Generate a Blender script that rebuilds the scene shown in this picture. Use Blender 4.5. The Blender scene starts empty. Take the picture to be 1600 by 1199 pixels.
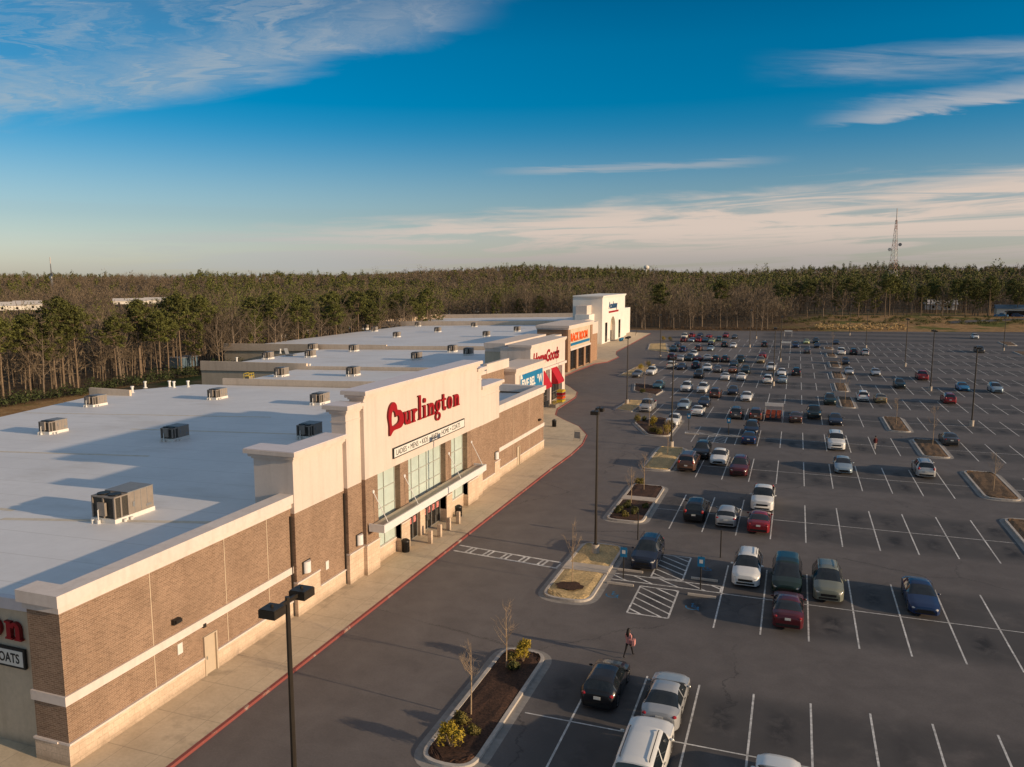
import bpy, bmesh, math, random
import numpy as np
from mathutils import Vector, Matrix, geometry
random.seed(7)
S = bpy.context.scene
COL = S.collection
PI = math.pi

# ------------------------------------------------------------------ camera survey
F, CX, CY, CAMH = 1240.0, 800.0, 599.5, 21.2
PITCH, YAW = math.radians(7.69), math.radians(19.66)
def ray(px, py):
    u = (px - CX) / F; v = (CY - py) / F
    sp, cp, sy, cy = math.sin(PITCH), math.cos(PITCH), math.sin(YAW), math.cos(YAW)
    return (-sy*cp + u*cy - v*sy*sp, cy*cp + u*sy + v*cy*sp, -sp + v*cp)
def g(px, py, z=0.0):                       # where a spot seen in the photograph stands on a level
    d = ray(px, py); t = (z - CAMH) / d[2]
    return d[0]*t, d[1]*t
ROOF_A, ROOF_K = 7.0, 0.027
def roof_z(x): return ROOF_A + ROOF_K * (x + 29)
def gr(px, py):                             # the same on the gently sloping roofs
    d = ray(px, py)
    t = (ROOF_A + ROOF_K*29 - CAMH) / (d[2] - ROOF_K*d[0])
    return d[0]*t, d[1]*t

# ------------------------------------------------------------------ node helper
class NT:
    def __init__(s, tree): s.t = tree; s.n = tree.nodes; s.l = tree.links
    def put(s, sock, v):
        if v is None: return
        if hasattr(v, 'is_linked') or isinstance(v, bpy.types.NodeSocket): s.l.new(v, sock)
        else: sock.default_value = v
    def m(s, op, a, b=None, c=None, clamp=False):
        n = s.n.new('ShaderNodeMath'); n.operation = op; n.use_clamp = clamp
        for i, v in enumerate((a, b, c)):
            if v is not None: s.put(n.inputs[i], v)
        return n.outputs[0]
    def vm(s, op, a, b=None):
        n = s.n.new('ShaderNodeVectorMath'); n.operation = op
        s.put(n.inputs[0], a)
        if b is not None: s.put(n.inputs[1], b)
        return n.outputs['Value'] if op in ('DOT_PRODUCT', 'LENGTH') else n.outputs[0]
    def sep(s, v):
        n = s.n.new('ShaderNodeSeparateXYZ'); s.put(n.inputs[0], v); return n.outputs
    def comb(s, x, y, z):
        n = s.n.new('ShaderNodeCombineXYZ')
        for i, v in enumerate((x, y, z)): s.put(n.inputs[i], v)
        return n.outputs[0]
    def noise(s, vec, scale, detail=4.0, rough=0.55, dist=0.0):
        n = s.n.new('ShaderNodeTexNoise'); s.put(n.inputs['Vector'], vec)
        n.inputs['Scale'].default_value = scale; n.inputs['Detail'].default_value = detail
        n.inputs['Roughness'].default_value = rough; n.inputs['Distortion'].default_value = dist
        return n.outputs[0]
    def ramp(s, f, stops):
        n = s.n.new('ShaderNodeValToRGB'); s.put(n.inputs[0], f)
        e = n.color_ramp.elements
        while len(e) < len(stops): e.new(0.5)
        for k, (p, c) in zip(e, stops): k.position = p; k.color = (*c, 1)
        return n.outputs[0]
    def smooth(s, x, a, b):
        n = s.n.new('ShaderNodeMapRange'); n.interpolation_type = 'SMOOTHSTEP'
        s.put(n.inputs[0], x); n.inputs[1].default_value = a; n.inputs[2].default_value = b
        return n.outputs[0]
    def mix(s, f, a, b, mode='MIX'):
        n = s.n.new('ShaderNodeMix'); n.data_type = 'RGBA'; n.blend_type = mode
        s.put(n.inputs[0], f)
        for i, v in ((6, a), (7, b)):
            s.put(n.inputs[i], (*v, 1) if isinstance(v, tuple) and len(v) == 3 else v)
        return n.outputs[2]
    def pos(s): return s.n.new('ShaderNodeNewGeometry').outputs['Position']
    def obj(s): return s.n.new('ShaderNodeTexCoord').outputs['Object']
    def bump(s, h, strength, dist=0.02):
        n = s.n.new('ShaderNodeBump'); s.put(n.inputs['Height'], h)
        n.inputs['Strength'].default_value = strength; n.inputs['Distance'].default_value = dist
        return n.outputs[0]
M = {}
def mat(name, col, rough=0.8, var=0.12, scale=2.0, big=0.0, bigscale=0.08, metal=0.0, spec=0.35, coat=0.0, bump=0.0, bscale=30.0, space='pos'):
    m = bpy.data.materials.new(name); m.use_nodes = True
    k = NT(m.node_tree); b = m.node_tree.nodes['Principled BSDF']
    p = k.pos() if space == 'pos' else k.obj()
    n = k.noise(p, scale, 5.0, 0.6)
    lo = tuple(max(0, c*(1-var*1.6)) for c in col); hi = tuple(min(1, c*(1+var*1.6)) for c in col)
    c = k.ramp(n, [(0.3, lo), (0.7, hi)])
    if big:
        n2 = k.noise(p, bigscale, 4.0, 0.6)
        c = k.mix(1.0, c, k.ramp(n2, [(0.3, (1-big,)*3), (0.7, (1+big*0.6,)*3)]), 'MULTIPLY')
    k.put(b.inputs['Base Color'], c)
    b.inputs['Roughness'].default_value = rough; b.inputs['Metallic'].default_value = metal
    b.inputs['Specular IOR Level'].default_value = spec; b.inputs['Coat Weight'].default_value = coat
    b.inputs['Coat Roughness'].default_value = 0.06
    if bump: k.put(b.inputs['Normal'], k.bump(k.noise(p, bscale, 4), bump))
    M[name] = m
    return m

# ------------------------------------------------------------------ mesh builder
class MB:
    def __init__(s): s.v = []; s.f = []; s.mi = []
    def poly(s, pts, mi=0):
        b = len(s.v); s.v.extend(tuple(p) for p in pts); s.f.append(tuple(range(b, b+len(pts)))); s.mi.append(mi); return s
    def box(s, x0, x1, y0, y1, z0, z1, mi=0, skip=''):
        b = len(s.v)
        s.v += [(x0,y0,z0),(x1,y0,z0),(x1,y1,z0),(x0,y1,z0),(x0,y0,z1),(x1,y0,z1),(x1,y1,z1),(x0,y1,z1)]
        for key, q in (('b',(0,3,2,1)),('t',(4,5,6,7)),('s',(0,1,5,4)),('e',(1,2,6,5)),('n',(2,3,7,6)),('w',(3,0,4,7))):
            if key not in skip: s.f.append(tuple(b+i for i in q)); s.mi.append(mi)
        return s
    def prism(s, loop, z0, z1, mi=0, top=True, bottom=False, mi_top=None):
        b = len(s.v); n = len(loop)
        s.v += [(x, y, z0) for x, y in loop] + [(x, y, z1) for x, y in loop]
        for i in range(n):
            j = (i+1) % n
            s.f.append((b+i, b+j, b+n+j, b+n+i)); s.mi.append(mi)
        if top: s.f.append(tuple(b+n+i for i in range(n))); s.mi.append(mi if mi_top is None else mi_top)
        if bottom: s.f.append(tuple(b+i for i in reversed(range(n)))); s.mi.append(mi)
        return s
    def ring(s, outer, inner, z0, z1, mi=0):       # a kerb: outer wall, top band, inner wall
        b = len(s.v); n = len(outer)
        for L, z in ((outer, z0), (outer, z1), (inner, z1), (inner, z0)): s.v += [(x, y, z) for x, y in L]
        for k in range(3):
            for i in range(n):
                j = (i+1) % n
                s.f.append((b+k*n+i, b+k*n+j, b+(k+1)*n+j, b+(k+1)*n+i)); s.mi.append(mi)
        return s
    def tube(s, pts, rad, n=6, mi=0, cap=True):
        pts = [Vector(p) for p in pts]
        if not isinstance(rad, (list, tuple)): rad = [rad]*len(pts)
        b = len(s.v)
        for i, p in enumerate(pts):
            d = (pts[min(i+1, len(pts)-1)] - pts[max(i-1, 0)])
            d = d.normalized() if d.length > 1e-9 else Vector((0, 0, 1))
            a = d.cross(Vector((0, 1, 0)) if abs(d.y) < 0.9 else Vector((1, 0, 0))).normalized(); c = d.cross(a)
            for q in range(n):
                t = 2*PI*q/n + PI/n
                s.v.append(tuple(p + (a*math.cos(t) + c*math.sin(t))*rad[i]))
        for i in range(len(pts)-1):
            for q in range(n):
                r = (q+1) % n
                s.f.append((b+i*n+q, b+i*n+r, b+(i+1)*n+r, b+(i+1)*n+q)); s.mi.append(mi)
        if cap:
            s.f.append(tuple(b+q for q in reversed(range(n)))); s.mi.append(mi)
            s.f.append(tuple(b+(len(pts)-1)*n+q for q in range(n))); s.mi.append(mi)
        return s
    def cyl(s, x, y, z0, z1, r, n=16, mi=0, r2=None):
        return s.tube([(x, y, z0), (x, y, z1)], [r, r if r2 is None else r2], n, mi)
    def ball(s, c, r, n=8, mi=0, sq=(1, 1, 1)):
        b = len(s.v); m = n//2
        for i in range(m+1):
            t = PI*i/m
            for q in range(n):
                p = 2*PI*q/n
                s.v.append((c[0]+r*sq[0]*math.sin(t)*math.cos(p), c[1]+r*sq[1]*math.sin(t)*math.sin(p), c[2]+r*sq[2]*math.cos(t)))
        for i in range(m):
            for q in range(n):
                w = (q+1) % n
                s.f.append((b+i*n+q, b+(i+1)*n+q, b+(i+1)*n+w, b+i*n+w)); s.mi.append(mi)
        return s
    def mesh(s, name, mats, smooth=False):
        me = bpy.data.meshes.new(name); me.from_pydata(s.v, [], s.f)
        for m in (mats if isinstance(mats, (list, tuple)) else [mats]): me.materials.append(M[m] if isinstance(m, str) else m)
        if any(s.mi): me.polygons.foreach_set('material_index', s.mi)
        if smooth:
            me.polygons.foreach_set('use_smooth', [True]*len(s.f))
            try: me.set_sharp_from_angle(angle=math.radians(40))
            except Exception: pass
        me.update(); return me
    def build(s, name, mats, parent=None, smooth=False, loc=None):
        return link(name, s.mesh(name, mats, smooth), parent, loc)
def link(name, me, parent=None, loc=None, rz=0):
    o = bpy.data.objects.new(name, me); COL.objects.link(o)
    if parent: o.parent = parent
    if loc: o.location = loc
    o.rotation_euler.z = rz
    return o
LABELS = set()
def tag(o, label, cat, group=None, kind=None):
    o['label'] = label; o['category'] = cat
    if group: o['group'] = group
    if kind: o['kind'] = kind
    return o
def thing(name, label, cat, loc=(0, 0, 0), rz=0, group=None):
    return tag(link(name, None, None, loc, rz), label, cat, group)
def structure(o): o['kind'] = 'structure'; return o
def copy_thing(o, loc=None, rz=None, label=None, parent=None):
    c = o.copy(); COL.objects.link(c)
    if parent is not None: c.parent = parent
    for ch in o.children: copy_thing(ch, parent=c)
    if loc is not None: c.location = loc
    if rz is not None: c.rotation_euler.z = rz
    if label: c['label'] = label
    return c
def text_mesh(body, size, depth, bold=0.0, align='LEFT', shear=0.0, spacing=1.0, sx=1.0):
    cu = bpy.data.curves.new('t', 'FONT'); cu.body = body; cu.size = size; cu.extrude = depth
    cu.offset = bold; cu.align_x = align; cu.shear = shear; cu.space_character = spacing; cu.resolution_u = 4
    ob = bpy.data.objects.new('t', cu); COL.objects.link(ob)
    dg = bpy.context.evaluated_depsgraph_get()
    me = bpy.data.meshes.new_from_object(ob.evaluated_get(dg)); bpy.data.objects.remove(ob); bpy.data.curves.remove(cu)
    for v in me.vertices: v.co.x *= sx
    return me
def text_on_front(name, body, size, x, y, z, depth, m, parent, **kw):    # lettering on a wall that faces +X, read along +Y
    me = text_mesh(body, size, depth, **kw)
    for v in me.vertices: v.co = (x + v.co.z, y + v.co.x, z + v.co.y)
    me.materials.clear(); me.materials.append(M[m])
    return link(name, me, parent)
def text_on_side(name, body, size, x, y, z, depth, m, parent, **kw):     # on a wall that faces -Y, read along +X
    me = text_mesh(body, size, depth, **kw)
    for v in me.vertices: v.co = (x + v.co.x, y - v.co.z, z + v.co.y)
    me.materials.clear(); me.materials.append(M[m])
    return link(name, me, parent)
def round_loop(pts, r, n=6):
    out = []; N = len(pts)
    for i in range(N):
        p = Vector(pts[i]).to_2d(); a = Vector(pts[i-1]).to_2d(); b = Vector(pts[(i+1) % N]).to_2d()
        da = (a-p); db = (b-p); rr = min(r, da.length*0.48, db.length*0.48)
        pa = p + da.normalized()*rr; pb = p + db.normalized()*rr
        for k in range(n+1):
            t = k/n
            q = pa*(1-t)**2 + p*2*t*(1-t) + pb*t*t
            out.append((q.x, q.y))
    return out
def ccw(pts):
    a = sum(pts[i-1][0]*pts[i][1] - pts[i][0]*pts[i-1][1] for i in range(len(pts)))
    return pts if a > 0 else pts[::-1]
def inset(loop, d):
    out = []; N = len(loop)
    for i in range(N):
        a = Vector(loop[i-1]); b = Vector(loop[(i+1) % N]); t = (b-a)
        if t.length < 1e-6: out.append(loop[i]); continue
        t.normalize(); out.append((loop[i][0] - t.y*d, loop[i][1] + t.x*d))
    return out

# ------------------------------------------------------------------ materials
def brick_mat(name, c1, c2, mortar, bw=0.30, bh=0.10, u='xy', ms=0.012, blotch=0.12, bumps=0.25):
    m = bpy.data.materials.new(name); m.use_nodes = True
    k = NT(m.node_tree); b = m.node_tree.nodes['Principled BSDF']
    p = k.pos(); q = k.sep(p)
    v = k.comb(k.m('ADD', q[0], q[1]), q[2], 0.0)
    n = k.n.new('ShaderNodeTexBrick'); k.put(n.inputs['Vector'], v)
    n.inputs['Color1'].default_value = (*c1, 1); n.inputs['Color2'].default_value = (*c2, 1); n.inputs['Mortar'].default_value = (*mortar, 1)
    n.inputs['Scale'].default_value = 1.0; n.inputs['Mortar Size'].default_value = ms; n.inputs['Mortar Smooth'].default_value = 0.3
    n.inputs['Brick Width'].default_value = bw; n.inputs['Row Height'].default_value = bh
    c = k.mix(1.0, n.outputs[0], k.ramp(k.noise(p, 0.6, 5, 0.65), [(0.3, (1-blotch,)*3), (0.7, (1+blotch,)*3)]), 'MULTIPLY')
    c = k.mix(1.0, c, k.ramp(k.noise(v, 9, 3, 0.7), [(0.25, (0.8,)*3), (0.75, (1.16,)*3)]), 'MULTIPLY')
    k.put(b.inputs['Base Color'], c); b.inputs['Roughness'].default_value = 0.88; b.inputs['Specular IOR Level'].default_value = 0.2
    k.put(b.inputs['Normal'], k.bump(n.outputs[1], -bumps, 0.01))
    M[name] = m
brick_mat('brick', (0.30, 0.195, 0.13), (0.205, 0.128, 0.085), (0.37, 0.28, 0.20), 0.27, 0.09, ms=0.012)
brick_mat('red_brick', (0.36, 0.20, 0.115), (0.28, 0.15, 0.085), (0.40, 0.30, 0.21), 0.27, 0.09, ms=0.012)
brick_mat('stone', (0.66, 0.52, 0.39), (0.58, 0.45, 0.33), (0.48, 0.38, 0.28), 0.62, 0.31, ms=0.014, blotch=0.08)
mat('cream', (0.65, 0.56, 0.485), 0.85, 0.02, 6, 0.05, 0.3)
mat('trim', (0.68, 0.60, 0.54), 0.8, 0.03, 4, 0.05, 0.4)
mat('tan_stucco', (0.58, 0.48, 0.35), 0.9, 0.04, 5, 0.08, 0.3)
mat('parapet_grey', (0.74, 0.59, 0.44), 0.9, 0.04, 3, 0.12, 0.15)
mat('white_stucco', (0.74, 0.71, 0.65), 0.85, 0.02, 5, 0.05, 0.3)
mat('white_metal', (0.72, 0.71, 0.69), 0.5, 0.03, 5)
mat('coping_metal', (0.66, 0.60, 0.60), 0.5, 0.03, 2)
mat('concrete_pale', (0.46, 0.40, 0.33), 0.9, 0.06, 3, 0.1, 0.5)
mat('kerb', (0.46, 0.42, 0.37), 0.9, 0.08, 4, 0.16, 0.5)
mat('gutter', (0.28, 0.26, 0.235), 0.9, 0.1, 3, 0.2, 0.5)
mat('paint_white', (0.58, 0.57, 0.54), 0.8, 0.24, 4, 0.34, 0.7)
mat('paint_blue', (0.03, 0.14, 0.26), 0.8, 0.2, 6)
mat('black_metal', (0.022, 0.020, 0.018), 0.45, 0.1, 3)
mat('bronze_metal', (0.030, 0.024, 0.018), 0.45, 0.1, 3)
mat('sign_red', (0.31, 0.008, 0.014), 0.45, 0.04, 3)
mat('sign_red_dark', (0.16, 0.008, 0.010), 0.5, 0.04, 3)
mat('sign_white', (0.72, 0.70, 0.64), 0.5, 0.02, 3)
mat('sign_black', (0.018, 0.018, 0.018), 0.5, 0.05, 3)
mat('sign_orange', (0.75, 0.10, 0.012), 0.5, 0.04, 3)
mat('sign_blue', (0.015, 0.18, 0.36), 0.5, 0.04, 3)
mat('sign_navy', (0.02, 0.07, 0.16), 0.5, 0.04, 3)
mat('awning_red', (0.40, 0.010, 0.022), 0.8, 0.06, 3)
mat('door_tan', (0.50, 0.41, 0.30), 0.6, 0.03, 4)
mat('glass_frosted', (0.52, 0.62, 0.57), 0.12, 0.05, 1.0, 0.06, 0.4, spec=0.6)
mat('window_frame', (0.40, 0.40, 0.36), 0.5, 0.05, 4)
mat('dark_glass', (0.016, 0.015, 0.014), 0.08, 0.4, 1.4, spec=0.6)
mat('door_frame', (0.30, 0.29, 0.27), 0.4, 0.05, 4, metal=0.4)
mat('poster', (0.55, 0.20, 0.18), 0.6, 0.5, 6)
mat('unit_grey', (0.25, 0.215, 0.18), 0.55, 0.06, 3, 0.08, 0.6)
mat('unit_top', (0.20, 0.21, 0.22), 0.5, 0.06, 3)
mat('coil', (0.05, 0.045, 0.036), 0.6, 0.2, 12)
for _n in ('cream', 'trim', 'tan_stucco', 'parapet_grey', 'stone', 'brick'):          # rain streaks and grime
    _m = M.get(_n)
    if _m:
        _k = NT(_m.node_tree); _b = _m.node_tree.nodes['Principled BSDF']; _s = _b.inputs['Base Color'].links[0].from_socket; _p = _k.pos()
        _st = _k.noise(_k.vm('MULTIPLY', _p, (1.6, 1.6, 0.10)), 1.0, 5, 0.65); _gr = _k.smooth(_k.sep(_p)[2], 0.1, 0.7)
        _c = _k.mix(1.0, _s, _k.ramp(_st, [(0.28, (0.90, 0.885, 0.87)), (0.52, (1.0, 1.0, 1.0))]), 'MULTIPLY')
        _c = _k.mix(_k.m('MULTIPLY', _k.m('SUBTRACT', 1.0, _gr), _k.noise(_p, 1.1, 4, 0.6)), _c, (0.22, 0.17, 0.12))
        _k.put(_b.inputs['Base Color'], _c)
mat('pvc', (0.70, 0.68, 0.63), 0.5, 0.04, 4)
mat('yellow_paint', (0.60, 0.44, 0.03), 0.5, 0.08, 4)
mat('walk_pad', (0.66, 0.58, 0.46), 0.9, 0.08, 2)
mat('mulch', (0.060, 0.030, 0.018), 0.95, 0.45, 9, 0.35, 0.7, bump=0.8, bscale=12)
mat('dry_grass', (0.52, 0.375, 0.18), 0.95, 0.25, 7, 0.25, 0.8, bump=0.5, bscale=14)
mat('straw_mulch', (0.13, 0.080, 0.042), 0.95, 0.4, 9, 0.3, 0.8, bump=0.7, bscale=12)
mat('shrub_yellow', (0.34, 0.25, 0.025), 0.8, 0.35, 5)
mat('shrub_green', (0.085, 0.085, 0.022), 0.8, 0.4, 4)
mat('shrub_olive', (0.16, 0.13, 0.03), 0.8, 0.4, 4)
mat('hedge_green', (0.045, 0.060, 0.018), 0.85, 0.45, 1.5, 0.3, 0.1)
mat('pine_needles', (0.098, 0.104, 0.022), 0.8, 0.45, 0.9, 0.35, 0.05)
mat('pine_bark', (0.20, 0.145, 0.095), 0.9, 0.25, 4, 0.2, 0.06)
mat('bare_bark', (0.20, 0.155, 0.11), 0.9, 0.25, 3, 0.25, 0.05)
mat('bare_twigs', (0.160, 0.122, 0.080), 0.9, 0.3, 0.7, 0.45, 0.016)
mat('young_bark', (0.36, 0.26, 0.16), 0.85, 0.2, 8)
mat('house_white', (0.70, 0.66, 0.58), 0.8, 0.05, 1)
mat('house_roof', (0.50, 0.47, 0.44), 0.8, 0.08, 1)
mat('roof_metal', (0.09, 0.14, 0.18), 0.5, 0.1, 1)
mat('steel_red', (0.34, 0.20, 0.16), 0.6, 0.1, 1)
mat('steel_pale', (0.50, 0.46, 0.43), 0.6, 0.1, 1)
mat('corral_metal', (0.45, 0.44, 0.43), 0.4, 0.08, 4, metal=0.5)
mat('cart_red', (0.42, 0.10, 0.05), 0.5, 0.4, 3)
mat('skin', (0.35, 0.20, 0.13), 0.6, 0.04, 8, space='obj')
mat('hair', (0.012, 0.009, 0.008), 0.5, 0.2, 20, space='obj')
mat('pink_cloth', (0.62, 0.27, 0.24), 0.9, 0.08, 12, space='obj')
mat('black_cloth', (0.016, 0.015, 0.017), 0.9, 0.1, 12, space='obj')
mat('pale_cloth', (0.45, 0.42, 0.40), 0.9, 0.1, 12, space='obj')
mat('dark_red_cloth', (0.10, 0.018, 0.018), 0.9, 0.1, 12, space='obj')
# vehicles
mat('car_glass', (0.010, 0.014, 0.017), 0.04, 0.2, 2, spec=0.8, space='obj')
mat('tyre', (0.014, 0.013, 0.013), 0.85, 0.1, 6, space='obj')
mat('rim', (0.36, 0.35, 0.34), 0.35, 0.08, 6, metal=0.7, space='obj')
mat('headlight', (0.62, 0.60, 0.54), 0.12, 0.03, 6, spec=0.8, coat=0.6, space='obj')
mat('taillight', (0.34, 0.010, 0.012), 0.18, 0.06, 6, spec=0.7, coat=0.6, space='obj')
mat('plate', (0.60, 0.60, 0.56), 0.5, 0.05, 8, space='obj')
mat('trim_black', (0.012, 0.012, 0.012), 0.5, 0.1, 6, space='obj')
PAINT = dict(black=(.010,.010,.012), navy=(.008,.013,.030), blue=(.008,.026,.085), bright_blue=(.02,.15,.30), dark_teal=(.009,.022,.026), teal=(.05,.12,.14),
    silver=(.42,.43,.43), pale_blue=(.30,.38,.43), white=(.70,.70,.67), cream=(.62,.58,.48), grey=(.17,.17,.17), dark_grey=(.06,.06,.062), grey_green=(.17,.18,.14),
    red=(.20,.010,.016), maroon=(.075,.008,.013), brown=(.085,.045,.032), tan=(.26,.20,.10), dark_green=(.010,.024,.018), pale_green=(.45,.50,.22), copper=(.20,.075,.03))
for k_, c_ in PAINT.items():
    mat('paint_' + k_ + '_car', c_, 0.32, 0.015, 2, metal=0.35 if k_ in ('silver','grey','pale_blue','teal') else 0.0, spec=0.35, coat=0.45, space='obj')
# ------------------------------------------------------------------ camera, sky, sun
cam = bpy.data.cameras.new('camera'); co = bpy.data.objects.new('camera', cam); COL.objects.link(co); S.camera = co
co.location = (0, 0, CAMH); co.rotation_euler = (PI/2 - PITCH, 0, YAW)
cam.sensor_width = 36; cam.lens = 36*F/1600; cam.clip_start = 0.5; cam.clip_end = 9000
SUN_EL, SUN_AZ = math.radians(13.0), math.radians(95.0)
sun_dir = Vector((math.cos(SUN_EL)*math.sin(SUN_AZ), math.cos(SUN_EL)*math.cos(SUN_AZ), math.sin(SUN_EL)))
sl = bpy.data.lights.new('sun', 'SUN'); sl.energy = 5.0; sl.angle = math.radians(0.6); sl.color = (1.0, 0.735, 0.48)
so = bpy.data.objects.new('sun', sl); COL.objects.link(so); so.rotation_euler = sun_dir.to_track_quat('Z', 'Y').to_euler(); so.location = (60, 0, 60)
W = bpy.data.worlds.new('World'); S.world = W; W.use_nodes = True
k = NT(W.node_tree); bg = W.node_tree.nodes['Background']
sk = k.n.new('ShaderNodeTexSky'); sk.sky_type = 'NISHITA'; sk.sun_disc = False; sk.sun_elevation = SUN_EL; sk.sun_rotation = SUN_AZ
sk.altitude = 250; sk.air_density = 1.0; sk.dust_density = 0.7; sk.ozone_density = 2.5
d = k.vm('NORMALIZE', k.n.new('ShaderNodeTexCoord').outputs['Generated'])
dx, dy, dz = k.sep(d)[:3]
rr = k.vm('DOT_PRODUCT', d, (math.cos(YAW), math.sin(YAW), 0)); ff = k.vm('DOT_PRODUCT', d, (-math.sin(YAW), math.cos(YAW), 0))
A = k.m('MULTIPLY', k.m('ARCTAN2', rr, ff), 180/PI); EL = k.m('MULTIPLY', k.m('ARCSINE', dz), 180/PI)
def line(a0, e0, a1, e1):                                  # height above a slanting line on the sky, in degrees
    s_ = (e1-e0)/(a1-a0)
    return k.m('SUBTRACT', EL, k.m('MULTIPLY_ADD', A, s_, e0 - a0*s_))
hz = k.m('MAXIMUM', k.m('ADD', dz, 0.10), 0.02)
plane = k.comb(k.m('DIVIDE', rr, hz), k.m('DIVIDE', ff, hz), 0.0)
wisp = k.noise(k.vm('MULTIPLY', k.vm('ADD', plane, (0, 3, 0)), (0.75, 1.7, 1)), 1.3, 9, 0.62, 1.1)
fine = k.noise(k.vm('MULTIPLY', plane, (0.6, 2.4, 1)), 3.4, 8, 0.65, 0.8)
streak = k.noise(k.comb(k.m('MULTIPLY', A, 0.05), k.m('MULTIPLY', EL, 0.55), 0.0), 1.6, 7, 0.6, 0.5)
tex = k.m('MULTIPLY_ADD', fine, 0.45, k.m('MULTIPLY', wisp, 0.75))
def band(dist, a, b, c, e): return k.m('MULTIPLY', k.smooth(dist, a, b), k.m('SUBTRACT', 1.0, k.smooth(dist, c, e)))
# veil of cirrus, upper left: crisp lower edge, ragged above
l1 = k.m('ADD', line(-31.9, 9.0, -3.0, 16.6), k.m('MULTIPLY_ADD', wisp, 3.4, -1.7))
b1 = k.m('MULTIPLY', band(l1, -0.9, 1.1, 1.2, 5.0), k.m('SUBTRACT', 1.0, k.smooth(A, -9, 0.5)))
b1b = k.m('MULTIPLY', k.m('MULTIPLY', k.smooth(l1, 0.4, 2.0), k.m('SUBTRACT', 1.0, k.smooth(A, -12, 2))), k.smooth(tex, 0.52, 0.86))
# two feathers, upper right
l2 = k.m('ADD', line(16.4, 13.2, 31.9, 12.6), k.m('MULTIPLY_ADD', wisp, 2.4, -1.2))
b2 = k.m('MULTIPLY', band(l2, -1.5, 0.4, 0.3, 1.3), k.smooth(A, 15, 24))
l3 = k.m('ADD', line(20.5, 10.1, 31.9, 10.8), k.m('MULTIPLY_ADD', fine, 1.8, -0.9))
b3 = k.m('MULTIPLY', band(l3, -0.75, -0.3, -0.2, 1.1), k.smooth(A, 19, 26))
# bank low over the horizon
l4 = k.m('ADD', line(-14.0, 3.2, 32.0, 6.2), k.m('MULTIPLY_ADD', streak, 3.6, -1.8))
b4 = k.m('MULTIPLY', k.m('SUBTRACT', 1.0, k.smooth(l4, -0.8, 0.9)), k.smooth(A, -36, -8))
gap = k.noise(k.comb(k.m('MULTIPLY', A, 0.045), k.m('MULTIPLY', k.m('SUBTRACT', EL, k.m('MULTIPLY', A, 0.03)), 0.75), 3.0), 1.5, 8, 0.62, 0.9)
b4 = k.m('MULTIPLY', b4, k.m('MULTIPLY_ADD', k.smooth(gap, 0.38, 0.54), 0.72, 0.28))
l5 = k.m('ADD', line(1.0, 7.25, 17.5, 7.6), k.m('MULTIPLY_ADD', fine, 0.9, -0.45))
b5 = k.m('MULTIPLY', band(l5, -0.35, 0.0, 0.05, 0.45), band(A, -3, 4, 13, 20))
fib = k.noise(k.vm('MULTIPLY', k.vm('ADD', plane, k.vm('MULTIPLY', k.comb(wisp, fine, 0.0), (0.9, 0.5, 0))), (1.5, 0.55, 1)), 2.2, 9, 0.68, 1.6)
cov = k.m('MULTIPLY', b1, k.m('MULTIPLY_ADD', k.smooth(fib, 0.36, 0.66), 0.34, 0.30))
cov = k.m('MAXIMUM', cov, k.m('MULTIPLY', k.m('MULTIPLY', k.smooth(l1, 0.2, 1.4), k.m('SUBTRACT', 1.0, k.smooth(A, -10, 3))), k.m('MULTIPLY_ADD', k.smooth(fib, 0.40, 0.68), 0.40, 0.10)))
cov = k.m('MAXIMUM', cov, k.m('MULTIPLY', b2, k.m('MULTIPLY_ADD', k.smooth(tex, 0.42, 0.74), 0.55, 0.05)))
cov = k.m('MAXIMUM', cov, k.m('MULTIPLY', b3, k.m('MULTIPLY_ADD', k.smooth(tex, 0.42, 0.72), 0.45, 0.34)))
cov = k.m('MAXIMUM', cov, k.m('MULTIPLY', b4, 0.97))
cov = k.m('MAXIMUM', cov, k.m('MULTIPLY', b5, 0.34))
# thin scattered cirrus beside and behind the viewer, so that the unseen sky is a sky too
cov = k.m('MAXIMUM', cov, k.m('MULTIPLY', k.m('MULTIPLY', k.smooth(k.m('ABSOLUTE', A), 40, 70), k.smooth(tex, 0.5, 0.85)), 0.4), clamp=True)
cov = k.m('MAXIMUM', cov, k.m('MULTIPLY', k.smooth(EL, 20, 34), k.m('MULTIPLY_ADD', k.smooth(tex, 0.35, 0.75), 0.38, 0.14)), clamp=True)  # unseen cloud overhead, added to lift the ambient light
hs = k.n.new('ShaderNodeHueSaturation'); k.put(hs.inputs['Color'], sk.outputs[0])
hs.inputs['Hue'].default_value = 0.492; k.put(hs.inputs['Saturation'], k.m('MULTIPLY_ADD', k.smooth(EL, 0.5, 10.5), 0.98, 0.70)); hs.inputs['Value'].default_value = 1.0
skyc = k.mix(1.0, hs.outputs[0], k.ramp(k.m('DIVIDE', EL, 40.0), [(0.0, (1.25, 1.22, 1.25)), (0.10, (0.92, 0.98, 1.10)), (0.22, (0.95, 0.97, 1.10)), (0.38, (1.0, 1.0, 1.06)), (0.50, (0.80, 0.78, 0.86))]), 'MULTIPLY')
cloud = k.mix(k.smooth(EL, 5.0, 11.0), (6.9, 5.7, 4.9), (4.9, 4.9, 5.1))
cloud = k.mix(k.smooth(EL, 0.6, 3.4), (4.1, 3.75, 3.5), cloud)
cloud = k.mix(k.smooth(A, -30.0, 6.0), (4.6, 4.9, 4.9), cloud)
k.put(bg.inputs[0], k.mix(cov, skyc, cloud)); bg.inputs[1].default_value = 0.10
S.view_settings.view_transform = 'Standard'; S.view_settings.look = 'None'; S.view_settings.exposure = 0.0; S.view_settings.gamma = 1.0
S.cycles.max_bounces = 5; S.cycles.diffuse_bounces = 3; S.cycles.glossy_bounces = 2; S.cycles.transmission_bounces = 2
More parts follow.
